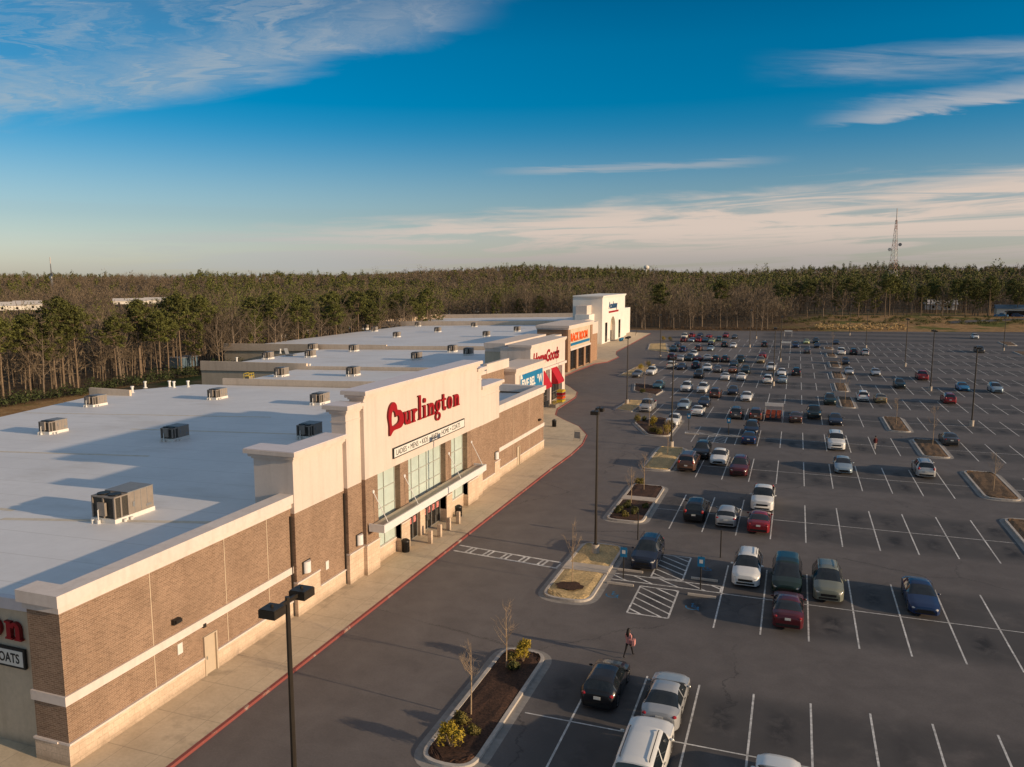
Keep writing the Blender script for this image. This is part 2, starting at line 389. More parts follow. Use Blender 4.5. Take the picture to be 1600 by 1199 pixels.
S.cycles.caustics_reflective = False; S.cycles.caustics_refractive = False

# ------------------------------------------------------------------ land
def back_y(x): return np.clip(330.5 + 0.268*x, 314.0, 362.0)
def sstep(x): x = np.clip(x, 0, 1); return x*x*(3-2*x)
def land(x, y):
    x = np.asarray(x, float); y = np.asarray(y, float)
    ddx = np.maximum(np.maximum(-112 - x, x - 105), 0); ddy = np.maximum(y - back_y(x), 0)
    dd = np.hypot(ddx, ddy)
    az = np.degrees(np.arctan2(x, np.maximum(y, 1))) + 19.66
    hill = sstep((dd - 1000)/1000)*(.4 + .6*sstep((az + 13)/9))*(12 + 4*np.sin(az/3.1) + 2.5*np.sin(az/1.3+1)) - sstep((dd - 2500)/1400)*110 + sstep((dd - 60)/800) * (4 + 5*sstep((az + 13)/9) + 12*np.exp(-((az - 1)/11.0)**2) + 6*sstep((az - 14)/12))
    valley = sstep((-125 - x)/120) * (1 - sstep((dd - 330)/500)); hill = hill*(1 - .7*valley) - 9.0*valley*(1 - .55*sstep((y-260)/250))
    hill += sstep((dd-50)/500) * (2.2*np.sin(x/190.0 + 1) + 2.0*np.sin(y/240.0 + x/330.0) + 1.2*np.sin(x/71.0)*np.sin(y/93.0))
    hill += sstep((dd - 350)/700) * 3.2*np.sin(x/127.0 + 2*np.sin(y/310))
    bank = sstep(ddy/70) * 3.0 * sstep((x + 25)/45) * (1 - sstep((dd-40)/110)*0.55)
    return hill + bank
def axis(lo, hi, dense_lo, dense_hi, step):
    out = list(np.arange(dense_lo, dense_hi + .1, step)); s = step; v = dense_hi
    while v < hi: s *= 1.18; v += s; out.append(v)
    s = step; v = dense_lo
    while v > lo: s *= 1.18; v -= s; out.insert(0, v)
    return np.array(out)
gx = axis(-4500, 4500, -200, 200, 8.0); gy = axis(-400, 7000, -60, 480, 8.0)
XX, YY = np.meshgrid(gx, gy); ZZ = land(XX, YY) - 0.03
me = bpy.data.meshes.new('ground'); nx, ny = len(gx), len(gy)
idx = np.arange(nx*ny).reshape(ny, nx)
fa = np.stack([idx[:-1, :-1], idx[:-1, 1:], idx[1:, 1:], idx[1:, :-1]], -1).reshape(-1, 4)
me.from_pydata(np.stack([XX, YY, ZZ], -1).reshape(-1, 3).tolist(), [], fa.tolist()); me.polygons.foreach_set('use_smooth', [True]*len(fa))
m = bpy.data.materials.new('ground'); m.use_nodes = True; M['ground'] = m
k = NT(m.node_tree); b = m.node_tree.nodes['Principled BSDF']; p = k.pos(); q = k.sep(p)
leaf = k.ramp(k.noise(p, 0.35, 8, 0.7), [(0.32, (0.055, 0.038, 0.022)), (0.5, (0.105, 0.072, 0.042)), (0.68, (0.15, 0.11, 0.065))])
straw = k.ramp(k.noise(p, 0.5, 8, 0.7), [(0.3, (0.18, 0.105, 0.05)), (0.48, (0.30, 0.185, 0.085)), (0.7, (0.40, 0.27, 0.13))])
green = k.ramp(k.noise(p, 0.8, 6, 0.7), [(0.3, (0.06, 0.075, 0.018)), (0.7, (0.15, 0.15, 0.04))])
gm = k.m('MULTIPLY', k.smooth(q[0], -20, 25), k.m('SUBTRACT', 1.0, k.smooth(q[1], 440, 520)))
gm = k.m('MAXIMUM', gm, k.m('MULTIPLY', k.smooth(q[0], -124, -119), k.m('SUBTRACT', 1.0, k.smooth(q[1], 310, 330))))
c = k.mix(gm, leaf, straw)
c = k.mix(k.m('MULTIPLY', gm, k.smooth(k.noise(p, 0.045, 5, 0.6), 0.50, 0.60)), c, green)
k.put(b.inputs['Base Color'], c); b.inputs['Roughness'].default_value = 0.95; b.inputs['Specular IOR Level'].default_value = 0.1
k.put(b.inputs['Normal'], k.bump(k.noise(p, 1.6, 6, 0.7), 0.9, 0.3))
me.materials.append(m); structure(link('ground', me))

# ------------------------------------------------------------------ asphalt
STALL, STALL0, ROWP, ROW0 = 2.727, -3.90, 18.42, 34.5
m = bpy.data.materials.new('asphalt'); m.use_nodes = True; M['asphalt'] = m
k = NT(m.node_tree); b = m.node_tree.nodes['Principled BSDF']; p = k.pos(); q = k.sep(p)
u = k.m('FRACT', k.m('DIVIDE', k.m('SUBTRACT', q[0], STALL0), STALL))
v = k.m('MULTIPLY', k.m('SUBTRACT', k.m('FRACT', k.m('DIVIDE', k.m('ADD', k.m('SUBTRACT', q[1], ROW0), ROWP/2), ROWP)), 0.5), ROWP)
av = k.m('ABSOLUTE', v)
big = k.noise(p, 0.06, 5, 0.6); mid = k.noise(p, 0.5, 6, 0.65, 0.4); grain = k.noise(p, 9.0, 4, 0.7)
c = k.ramp(mid, [(0.3, (0.122, 0.108, 0.100)), (0.55, (0.148, 0.132, 0.122)), (0.75, (0.170, 0.152, 0.140))])
c = k.mix(1.0, c, k.ramp(big, [(0.3, (0.90, 0.90, 0.91)), (0.7, (1.07, 1.07, 1.07))]), 'MULTIPLY')
c = k.mix(1.0, c, k.ramp(grain, [(0.25, (0.86, 0.86, 0.86)), (0.75, (1.12, 1.12, 1.12))]), 'MULTIPLY')
inlot = k.smooth(q[0], -12.5, -9.5)
c = k.mix(inlot, c, k.mix(1.0, c, (0.90, 0.90, 0.90), 'MULTIPLY'))  # lens vignetting painted into the lot: its asphalt is darkened evenly
worn_vignette = k.m('MULTIPLY', k.m('SUBTRACT', 1.0, k.smooth(av, 4.2, 6.2)), k.m('MULTIPLY', inlot, k.smooth(k.noise(p, 0.35, 5, 0.6), 0.24, 0.52)))
c = k.mix(k.m('MULTIPLY', worn_vignette, 0.72), c, (0.058, 0.055, 0.053))  # dark worn stalls, deepened further by painted lens vignetting
oil = k.m('MULTIPLY', k.m('SUBTRACT', 1.0, k.smooth(k.m('ABSOLUTE', k.m('SUBTRACT', u, 0.5)), 0.04, 0.34)), k.m('MULTIPLY', k.smooth(av, 0.6, 2.2), k.m('SUBTRACT', 1.0, k.smooth(av, 3.0, 4.9))))
wn = k.n.new('ShaderNodeTexWhiteNoise'); k.put(wn.inputs['Vector'], k.comb(k.m('FLOOR', k.m('DIVIDE', k.m('SUBTRACT', q[0], STALL0), STALL)), k.m('FLOOR', k.m('DIVIDE', k.m('SUBTRACT', q[1], ROW0), ROWP/2)), 0.0))
oil = k.m('MULTIPLY', oil, k.smooth(wn.outputs[0], 0.15, 0.8))
oil = k.m('MULTIPLY', k.m('MULTIPLY', oil, inlot), k.smooth(k.noise(p, 0.9, 5, 0.7, 0.5), 0.36, 0.60))
c = k.mix(k.m('MULTIPLY', oil, 0.92), c, (0.022, 0.021, 0.022))
vo = k.n.new('ShaderNodeTexVoronoi'); vo.feature = 'DISTANCE_TO_EDGE'; k.put(vo.inputs['Vector'], k.vm('ADD', p, k.vm('MULTIPLY', k.comb(mid, grain, 0.0), (3.0, 1.0, 0)))); vo.inputs['Scale'].default_value = 0.06
crack = k.m('MULTIPLY', k.m('SUBTRACT', 1.0, k.smooth(vo.outputs['Distance'], 0.0008, 0.004)), k.smooth(k.noise(p, 0.09, 3), 0.45, 0.55))
c = k.mix(k.m('MULTIPLY', crack, 0.6), c, (0.035, 0.033, 0.032))
wheel = k.m('MULTIPLY', k.m('SUBTRACT', 1.0, k.smooth(k.m('ABSOLUTE', k.m('SUBTRACT', k.m('ABSOLUTE', k.m('ADD', q[0], 19.6)), 1.9)), 0.2, 1.4)), k.m('SUBTRACT', 1.0, inlot))
c = k.mix(k.m('MULTIPLY', wheel, 0.10), c, (0.19, 0.17, 0.155))
k.put(b.inputs['Base Color'], c); dirt = k.m('SUBTRACT', 1.0, k.smooth(k.m('ADD', k.vm('LENGTH', k.vm('MULTIPLY', k.vm('SUBTRACT', p, (4.6, 75.2, 0)), (0.55, 0.8, 0))), k.m('MULTIPLY', mid, 1.4)), 0.9, 1.9))
c = k.mix(k.m('MULTIPLY', dirt, 0.8), c, (0.22, 0.175, 0.12))
seam = k.m('MULTIPLY', k.m('SUBTRACT', 1.0, k.smooth(k.m('ABSOLUTE', k.m('SUBTRACT', k.m('FRACT', k.m('DIVIDE', k.m('ADD', q[0], 19.2), 4.6)), 0.5)), 0.004, 0.010)), k.smooth(k.noise(p, 0.05, 3), 0.42, 0.55))
c = k.mix(k.m('MULTIPLY', seam, 0.30), c, (0.05, 0.047, 0.045))
b.inputs['Roughness'].default_value = 0.74; b.inputs['Specular IOR Level'].default_value = 0.30
k.put(b.inputs['Normal'], k.bump(grain, 0.25, 0.01))
mb = MB()
lotp = [(-24.6, -60), (100, -60), (100, 352), (80, 352), (-58.3, 315), (-90, 315), (-90, 308), (-24.6, 92)]
lot_poly = [(-95, -60), (100, -60), (100, 353.0), (80, 352.0), (20, 333.5), (-58.3, 314.8), (-104, 314.8), (-104, 40), (-95, 40)]
mb.poly([(x, y, 0.0) for x, y in lot_poly]); lot = structure(mb.build('parking_lot', 'asphalt'))
# painted markings, one thin sheet of paint 4 mm above the asphalt
mk = MB()
def stripe(x0, y0, x1, y1, w=0.10, z=0.004):
    a = Vector((x0, y0)); b_ = Vector((x1, y1)); t = (b_-a).normalized(); n_ = Vector((-t.y, t.x))*w/2
    mk.poly([(*(a-n_), z), (*(b_-n_), z), (*(b_+n_), z), (*(a+n_), z)])
rows = {0: (-9.35, 62, [(1, 99)]), 1: (-3.9, 62, []), 2: (-9.35, 62, [(17.4, 21.6)]), 3: (-9.35, 66, [(17.4, 21.5)]), 4: (-12.08, 66, [(14.4, 18.4)]),
    5: (-20.3, 66, [(12.4, 16.1)]), 6: (-20.3, 66, [(7.1, 10.3)]), 7: (-25.7, 66, [(7.2, 10.3)]), 8: (-28.4, 66, [(7.3, 10.6)]), 9: (-31.2, 60, [(7.3, 11)]),
    10: (-31.2, 56, [(7.6, 11)]), 11: (-33.9, 56, [(7.6, 11)]), 12: (-33.9, 56, []), 13: (-33.9, 50, [])}
for r, (xa, xb, gaps) in rows.items():
    yc = ROW0 + ROWP*r
    if r == 0: gaps = []
    n0 = round((xa - STALL0)/STALL); n1 = int((xb - STALL0)/STALL)
    wd = 0.10 if r < 6 else 0.11
    for i in range(n0, n1+1):
        x = STALL0 + i*STALL
        if any(a_ < x < b_ for a_, b_ in gaps): continue
        stripe(x, yc-5.6, x, yc-0.06, wd); stripe(x, yc+0.06, x, yc+5.6, wd)
    segs = [xa - 2.3 if r in (0, 2) else xa] + [e for gp in gaps for e in gp] + [xb]
    for a_, b_ in zip(segs[::2], segs[1::2]): stripe(a_, yc, b_, yc, 0.085, 0.0045)
# crosswalk over the drive lane: two edge lines and pairs of short bars
stripe(-24.4, 55.9, -15.75, 54.9, 0.20); stripe(-24.35, 54.62, -15.6, 53.68, 0.20)
for i in range(6):
    for e in (0, 0.38):
        x = -23.35 + i*1.52 + e; f_ = (x+24.4)/8.7
        stripe(x+0.16, 55.83-1.0*f_, x-0.02, 54.69-0.95*f_, 0.18, 0.005)
# hatched aisles of the accessible stalls
def hatch(x0, x1, y0, y1, dirn, pitch=0.95):
    for a_ in ((x0, y0, x1, y0), (x1, y0, x1, y1), (x1, y1, x0, y1), (x0, y1, x0, y0)): stripe(*a_, 0.12)
    c0 = int((y0 - (x1-x0))/pitch) - 1; c1 = int((y1 + (x1-x0))/pitch) + 1
    for i in range(c0, c1+1):
        pts = []
        for x in (x0, x1):
            y = i*pitch + dirn*(x-x0)*0.75
            pts.append((x, y))
        (xa, ya), (xb, yb) = pts
        t0, t1 = 0.0, 1.0
        dy_ = yb-ya
        for lim, sgn in ((y0, 1), (y1, -1)):
            ta = (lim-ya)/dy_
            if (dy_ > 0) == (sgn > 0): t0 = max(t0, ta)
            else: t1 = min(t1, ta)
        if t1 - t0 > 0.05: stripe(xa+(xb-xa)*t0, ya+dy_*t0, xa+(xb-xa)*t1, ya+dy_*t1, 0.13, 0.0055)
hatch(-9.3, -6.7, 47.75, 52.4, -1); hatch(-8.9, -6.7, 54.35, 59.2, -1); hatch(-11.7, -4.0, 53.0, 54.15, -1, 1.35)
hatch(-10.3, -7.9, 103.2, 107.6, -1); hatch(-13.6, -5.4, 108.4, 109.2, -1, 1.6)
mk.build('stall_markings', 'paint_white', lot)
bl = MB()
def wheelchair_mark(x, y, s=0.55):
    z = 0.005
    for i in range(14):                                     # open ring of the wheel
        t0, t1 = PI*0.9 + i*PI*1.25/14, PI*0.9 + (i+1)*PI*1.25/14
        r0, r1 = s*0.62, s*0.80
        bl.poly([(x+r0*math.cos(t0), y+r0*math.sin(t0), z), (x+r1*math.cos(t0), y+r1*math.sin(t0), z), (x+r1*math.cos(t1), y+r1*math.sin(t1), z), (x+r0*math.cos(t1), y+r0*math.sin(t1), z)])
    for q_ in ([(-.1,-.05),(.06,-.05),(.06,.75),(-.1,.75)], [(.06,-.05),(.7,-.05),(.7,.10),(.06,.10)], [(.55,-.05),(.70,-.05),(.9,-.75),(.75,-.75)], [(.06,.35),(.45,.35),(.45,.48),(.06,.48)]):
        bl.poly([(x+a_*s, y+b_*s, z+0.001) for a_, b_ in q_])
    bl.poly([(x-0.02*s+.17*s*math.cos(i*PI/5), y+1.0*s+.17*s*math.sin(i*PI/5), z) for i in range(10)])
wheelchair_mark(-10.8, 50.2); wheelchair_mark(-5.5, 50.0); wheelchair_mark(-5.3, 57.2, 0.4)
bl.build('accessible_symbols', 'paint_blue', lot)

# ------------------------------------------------------------------ pavement with red kerb
kerb_line = [(-24.65, -40), (-24.65, 82), (-24.5, 90), (-24.75, 96), (-25.7, 102), (-28.2, 107.4), (-31.5, 111.6), (-34.0, 115.2), (-35.4, 121), (-35.6, 127), (-35.9, 134), (-37.2, 140), (-40.2, 146), (-44.0, 153), (-45.9, 160.5), (-46.1, 172), (-45.6, 188), (-43.6, 193), (-43.6, 206), (-45.6, 212), (-47.4, 221), (-48.6, 250), (-50.8, 296), (-58, 300)]
kin = [(x-0.18, y) for x, y in kerb_line]
mb = MB()
for i in range(len(kerb_line)-1):
    a_, b_, c_, d_ = kerb_line[i], kerb_line[i+1], kin[i+1], kin[i]
    mb.poly([(*a_, 0.0), (*b_, 0.0), (*b_, 0.155), (*a_, 0.155)]); mb.poly([(*a_, 0.155), (*b_, 0.155), (*c_, 0.155), (*d_, 0.155)])
m = bpy.data.materials.new('red_kerb'); m.use_nodes = True; M['red_kerb'] = m
k = NT(m.node_tree); b = m.node_tree.nodes['Principled BSDF']; p = k.pos()
c = k.mix(k.smooth(k.noise(p, 0.8, 6, 0.75), 0.54, 0.64), (0.24, 0.060, 0.050), (0.34, 0.24, 0.19)); k.put(b.inputs['Base Color'], c); b.inputs['Roughness'].default_value = 0.8
side = MB(); W_ = 62.0
for i in range(len(kin)-1): side.poly([(*kin[i], 0.15), (*kin[i+1], 0.15), (min(-30.0, kin[i+1][0]-14), kin[i+1][1], 0.15), (min(-30.0, kin[i][0]-14), kin[i][1], 0.15)])
m = bpy.data.materials.new('pavement_concrete'); m.use_nodes = True; M['pavement'] = m
k = NT(m.node_tree); b = m.node_tree.nodes['Principled BSDF']; p = k.pos(); q = k.sep(p)
c = k.ramp(k.noise(p, 0.5, 7, 0.7, 0.6), [(0.28, (0.47, 0.38, 0.255)), (0.5, (0.57, 0.465, 0.32)), (0.74, (0.64, 0.53, 0.37))])
c = k.mix(1.0, c, k.ramp(k.noise(p, 6, 4, 0.7), [(0.25, (0.9,)*3), (0.75, (1.08,)*3)]), 'MULTIPLY')
jt = k.m('MINIMUM', k.m('ABSOLUTE', k.m('SUBTRACT', k.m('FRACT', k.m('DIVIDE', q[1], 3.0)), 0.5)), k.m('ABSOLUTE', k.m('SUBTRACT', k.m('FRACT', k.m('DIVIDE', k.m('ADD', q[0], 24.65), 2.05)), 0.5)))
c = k.mix(k.m('MULTIPLY', k.m('SUBTRACT', 1.0, k.smooth(jt, 0.004, 0.012)), 0.35), c, (0.12, 0.10, 0.08))
c = k.mix(k.m('MULTIPLY', k.smooth(k.noise(p, 0.22, 5, 0.7), 0.56, 0.66), 0.30), c, (0.14, 0.11, 0.085))
k.put(b.inputs['Base Color'], c); b.inputs['Roughness'].default_value = 0.9
pv = structure(side.build('pavement', 'pavement')); mb.build('kerb', 'red_kerb', pv)
# service road behind the stores
# ------------------------------------------------------------------ store roofs
def roof_mat():
    m = bpy.data.materials.new('roof_membrane'); m.use_nodes = True; M['roof_membrane'] = m
    k = NT(m.node_tree); b = m.node_tree.nodes['Principled BSDF']; p = k.pos(); q = k.sep(p)
    c = k.ramp(k.noise(p, 0.12, 6, 0.6, 0.5), [(0.3, (0.70, 0.68, 0.66)), (0.7, (0.80, 0.78, 0.76))])
    c = k.mix(1.0, c, k.ramp(k.noise(p, 1.7, 5, 0.7), [(0.25, (0.95,)*3), (0.75, (1.03,)*3)]), 'MULTIPLY')
    seam = k.m('ABSOLUTE', k.m('SUBTRACT', k.m('FRACT', k.m('DIVIDE', q[1], 3.05)), 0.5))
    c = k.mix(k.m('MULTIPLY', k.m('SUBTRACT', 1.0, k.smooth(seam, 0.006, 0.020)), 0.55), c, (0.55, 0.52, 0.48))
    pond = k.smooth(k.noise(k.vm('MULTIPLY', p, (1, 2.2, 1)), 0.10, 4, 0.6), 0.55, 0.70)
    c = k.mix(k.m('MULTIPLY', pond, 0.42), c, (0.55, 0.51, 0.46))
    k.put(b.inputs['Base Color'], c); b.inputs['Roughness'].default_value = 0.55; b.inputs['Specular IOR Level'].default_value = 0.3
roof_mat()
def roof_sheet(parent, pts, dz=0.0):
    return MB().poly([(x, y, roof_z(x)+dz) for x, y in ccw(pts)]).build('roof', 'roof_membrane', parent)
def shell(parent, pts, m, skip=(), dz=-0.005, name='wall'):            # outer walls up to the sloping roof
    mb = MB(); pts = ccw(pts); n = len(pts)
    for i in range(n):
        if i in skip: continue
        (xa, ya), (xb, yb) = pts[i], pts[(i+1) % n]
        mb.poly([(xa, ya, 0), (xb, yb, 0), (xb, yb, roof_z(xb)+dz), (xa, ya, roof_z(xa)+dz)])
    return mb.build(name, m, parent)
def slope_wall(mb, x0, x1, y0, y1, h0, h1=None, base=-0.4):            # parapet that follows the roof slope (x0 < x1)
    h1 = h0 if h1 is None else h1
    za, zb = roof_z(x0), roof_z(x1); b = len(mb.v)
    mb.v += [(x0,y0,za+base),(x1,y0,zb+base),(x1,y1,zb+base),(x0,y1,za+base),(x0,y0,za+h0),(x1,y0,zb+h1),(x1,y1,zb+h1),(x0,y1,za+h0)]
    for q in ((0,3,2,1),(4,5,6,7),(0,1,5,4),(1,2,6,5),(2,3,7,6),(3,0,4,7)): mb.f.append(tuple(b+i for i in q)); mb.mi.append(0)

# ------------------------------------------------------------------ the near store
st = thing('store_building', 'long brown brick store nearest the viewer with tall cream entrance tower and red lettering', 'store')
A0, A1, B1, C1, D1, C2, B2, A2 = 23.6, 39.95, 45.6, 47.45, 68.2, 70.05, 75.7, 92.0
XA, XB, XC, XD, XBK = -28.75, -28.45, -28.15, -27.85, -31.3
XBC, XBD = -29.25, -28.95
roof_pts = [(-29.1, 24.1), (-29.1, 92.6), (-82.0, 92.6), (-86.6, 86.0), (-88.0, 80.6), (-83.8, 63.4), (-80.5, 24.1)]
roof_sheet(st, roof_pts)
shell(st, [(-29.2, 24.1), (-29.2, 92.55), (-82.0, 92.55), (-86.55, 86.0), (-87.95, 80.6), (-83.75, 63.4), (-80.5, 24.15)], 'tan_stucco', name='side_wall')
# openings of the entrance: left window, centre window, right window
OPEN = [(49.2, 52.62), (54.0, 60.95), (62.16, 65.76)]
wl = MB()
wl.box(XA-0.4, XA, A0, A1, 1.2, 7.1, skip='b'); wl.box(XA-1.85, XA-0.4, A0, A0+0.5, 1.2, 7.1)
wl.build('brick_wall', 'brick', st); wl = MB()
wl.box(XB-0.6, XB, A1, B1, 1.2, 6.75, skip='n'); wl.box(XC-0.8, XC, B1, C1, 1.2, 6.92, skip='n')
prev = C1
for a_, b_ in OPEN + [(D1, D1)]:
    wl.box(XD-1.0, XD, prev, a_, 1.2, 7.1); prev = b_
wl.box(XC-0.8, XC, D1, C2, 1.2, 6.92, skip='s'); wl.box(XB-0.6, XB, C2, B2, 1.2, 6.75, skip='s')
wl.build('tower_brickwork', 'brick', st); wl = MB()
wl.box(XA-0.4, XA, B2, A2, 1.2, 7.1); wl.box(XA-9.6, XA-0.4, A2-0.5, A2, 1.2, 7.1)
wl.build('brick_wall', 'brick', st)
sb = MB()
def stone(x, y0, y1, z1, d=0.55): sb.box(x-d, x+0.07, y0, y1, 0.1, z1-0.09); sb.box(x-d, x+0.12, y0, y1, z1-0.09, z1, 1)
stone(XA, A0-0.07, 31.93, 1.2); stone(XA, 32.87, A1-0.13, 1.2); sb.box(XA-1.92, XA-0.55, A0-0.07, A0+0.5, 0.1, 1.11); sb.box(XA-1.95, XA-0.55, A0-0.12, A0+0.5, 1.11, 1.2, 1)
sb.build('stone_base', ['stone', 'trim'], st); sb = MB()
stone(XB, A1-0.06, 42.4, 2.35); stone(XB, 42.4, B1, 1.25); stone(XC, B1-0.06, C1, 2.3); 
stone(XD, C1-0.06, OPEN[0][0], 2.4); stone(XD, OPEN[0][1], OPEN[1][0], 2.4); stone(XD, OPEN[1][1], OPEN[2][0], 2.4); stone(XD, OPEN[2][1], D1+0.06, 2.4)
stone(XD-0.5, OPEN[0][0]+0.001, OPEN[0][1]-0.001, 1.3, 0.5); stone(XD-0.5, OPEN[2][0]+0.001, OPEN[2][1]-0.001, 1.3, 0.5)
stone(XC, D1, C2+0.06, 2.3); stone(XB, C2, 74.2, 1.25); stone(XB, 74.2, B2+0.06, 2.35); sb.build('stone_base', ['stone', 'trim'], st); sb = MB()
stone(XA, B2, 81.95, 1.2); stone(XA, 82.9, A2+0.07, 1.2)
sb.build('stone_base', ['stone', 'trim'], st)
cr = MB()
cr.box(XBK, XB-0.9, A1, A1+0.9, 6.0, 10.05, skip='e'); cr.box(XB-0.9, XB, A1, B1, 6.75, 10.05, skip='n'); cr.box(XBC, XC, B1, C1, 6.92, 12.0, skip='n')
cr.box(XBD, XD, C1, D1, 7.1, 12.75)
cr.box(XBC, XC, D1, C2, 6.92, 12.0, skip='s'); cr.box(XB-0.9, XB, C2, B2, 6.75, 10.05, skip='s'); cr.box(XBK, XB-0.9, B2-0.9, B2, 6.0, 10.05, skip='e')
cr.build('upper_wall', 'cream', st)
co_ = MB()
def cornice(x, y0, y1, z, steps, xb, left, right):
    for h, o in steps:
        co_.box(xb-o, x+o, y0-(o if left else -0.002), y1+(o if right else -0.002), z, z+h); z += h
S3 = [(0.14, 0.09), (0.22, 0.24), (0.25, 0.44)]
cornice(XB, A1, B1, 10.05, S3, XB-0.9, True, False); cornice(XC, B1, C1, 12.0, S3, XBC, True, False)
z_ = 10.05
for h_, o_ in S3:
    co_.box(XBK-o_, XB-0.9-o_-.002, A1-o_, A1+0.9+o_, z_, z_+h_); co_.box(XBK-o_, XB-0.9-o_-.002, B2-0.9-o_, B2+o_, z_, z_+h_); z_ += h_
cornice(XD, C1, D1, 12.75, S3, XBD, True, True); cornice(XC, D1, C2, 12.0, S3, XBC, False, True); cornice(XB, C2, B2, 10.05, S3, XB-0.9, False, True)
# necking bands below the cornice returns
for (x, y0, y1, z, l, r, xk) in ((XC, B1, C1, 11.4, 1, 0, XBC), (XC, D1, C2, 11.4, 0, 1, XBC), (XB, C2, B2, 9.45, 0, 1, XB-.9)):
    co_.box(xk-0.05, x+0.05, y0-(0.05 if l else -0.002), y1+(0.05 if r else -0.002), z, z+0.12)
co_.build('cornice', 'cream', st)
rc = MB()
for x0_, x1_, y0_, y1_, z_ in ((XB-1.3, XB+.40, A1-.40, B1-.01, 10.66), (XBK-.4, XB-1.302, A1-.40, A1+1.3, 10.66), (XBC-.4, XC+.40, B1-.40, C1-.46, 12.61), (XBD-.4, XD+.40, C1-.40, D1+.40, 13.36), (XBC-.4, XC+.40, D1+.46, C2+.40, 12.61), (XB-1.3, XB+.40, C2+.01, B2+.40, 10.66)): rc.box(x0_, x1_, y0_, y1_, z_-.001, z_+.05)
rc.build('cap_flashing', 'coping_metal', st)
cp = MB()
for y0, y1, l, r in ((A0, A1, 1, 0), (B2, A2, 0, 1)):
    cp = MB()
    if r: cp.box(XA-9.6, XA-0.75, A2-0.6, A2+0.24, 7.1, 7.9)
    else: cp.box(XA-1.97, XA-0.55, A0-0.10, A0+0.62, 7.1, 7.42); cp.box(XA-2.15, XA-0.75, A0-0.24, A0+0.85, 7.42, 7.95)
    cp.box(XA-0.55, XA+0.10, y0-(0.10 if l else -.002), y1+(0.10 if r else -.002), 7.1, 7.42)
    cp.box(XA-0.75, XA+0.24, y0-(0.24 if l else -.002), y1+(0.24 if r else -.002), 7.42, 7.95)
    cp.build('coping', 'trim', st)
ec = MB(); slope_wall(ec, -80.6, -30.95, 24.0, 24.35, 0.22, 0.22, -0.3); ec.build('roof_edge', 'coping_metal', st)
bc = MB(); slope_wall(bc, -89.4, -82.4, 80.6, 80.95, 0.95, 0.75); bc.build('low_parapet', 'parapet_grey', st)
bd = MB()
bd.box(XA-0.3, XA+0.09, A0-0.09, A1-0.002, 2.93, 3.36); bd.box(XA-1.93, XA-0.3, A0-0.09, A0+0.3, 2.93, 3.36)
bd.build('string_course', 'trim', st); bd = MB()
bd.box(XA-0.3, XA+0.09, B2+0.002, A2+0.09, 2.93, 3.36); bd.build('string_course', 'trim', st)
vj = MB()
for y in (28.6, 33.9, 37.6, 81.0, 86.5): vj.box(XA-0.02, XA+0.004, y-0.02, y+0.02, 1.2, 7.1)
vj.build('control_joint', 'tan_stucco', st)
# windows with a grid of mullions
def grid_window(y0, y1, z0, z1, x, ny_, nz_, name='window', m='glass_frosted', fm='window_frame', parent=st, fw=0.06):
    w = MB(); 
    for i in range(ny_+1):
        y = y0 + (y1-y0)*i/ny_; w.box(x-0.06, x+0.05, y-fw/2, y+fw/2, z0, z1)
    for j in range(nz_+1):
        z = z0 + (z1-z0)*j/nz_; w.box(x-0.06, x+0.046, y0, y1, z-fw/2, z+fw/2)
    o = w.build(name, fm, parent); MB().box(x-0.08, x-0.02, y0, y1, z0, z1).build('pane', m, o); return o
grid_window(OPEN[0][0]+.03, OPEN[0][1]-.03, 1.32, 7.08, XD-0.5, 2, 4)
grid_window(OPEN[1][0]+.03, OPEN[1][1]-.03, 3.0, 7.08, XD-0.5, 5, 3)
grid_window(OPEN[2][0]+.03, OPEN[2][1]-.03, 1.32, 7.08, XD-0.5, 2, 4)
pier = MB(); pier.box(XD-0.75, XD-0.3, 56.55, 57.45, 0.1, 2.98); pier.box(XD-0.75, XD-0.42, OPEN[1][0], OPEN[1][1], 2.55, 2.97); pier.build('door_pier', 'stone', st)
for y0, y1 in ((54.05, 56.5), (57.5, 60.9)):
    o = grid_window(y0, y1, 0.16, 2.5, XD-0.6, 3 if y1 < 57 else 4, 1, 'entrance_door', 'dark_glass', 'door_frame', fw=0.09)
    n_ = 3 if y1 < 57 else 4
    pm = MB()
    for i in range(n_):
        yy = y0 + (y1-y0)*(i+0.5)/n_; pm.box(XD-0.615, XD-0.575, yy-0.22, yy+0.22, 1.45, 1.95)
    pm.build('poster', 'poster', o)
    hd = MB()
    for i in range(1, n_, 2): yy = y0 + (y1-y0)*i/n_; hd.box(XD-0.5, XD-0.46, yy-0.14, yy-0.10, 0.9, 1.4); hd.box(XD-0.5, XD-0.46, yy+0.10, yy+0.14, 0.9, 1.4)
    hd.build('handle', 'door_frame', o)
# canopy
cn = MB(); cx0, cx1, cy0, cy1 = XD+0.125, -26.5, 47.6, 67.1
cn.box(cx0, cx1-0.12, cy0+0.1, cy1-0.1, 3.42, 3.72); cn.build('canopy', 'tan_stucco', st)
can = st.children[-1]
fs = MB(); fs.box(cx1-0.12, cx1, cy0, cy1, 3.34, 3.90); fs.box(cx0, cx1-0.12, cy0, cy0+0.1, 3.34, 3.90); fs.box(cx0, cx1-0.12, cy1-0.1, cy1, 3.34, 3.90); fs.build('fascia', 'white_metal', can)
for y in (48.5, 53.3, 61.6, 66.7):
    rd = MB(); rd.tube([(XD+0.02, y, 5.95), (cx1-0.2, y, 3.88)], 0.028, 6); rd.tube([(XD-0.01, y, 5.98), (XD+0.06, y, 5.98)], 0.13, 10); rd.build('tie_rod', 'white_metal', can)
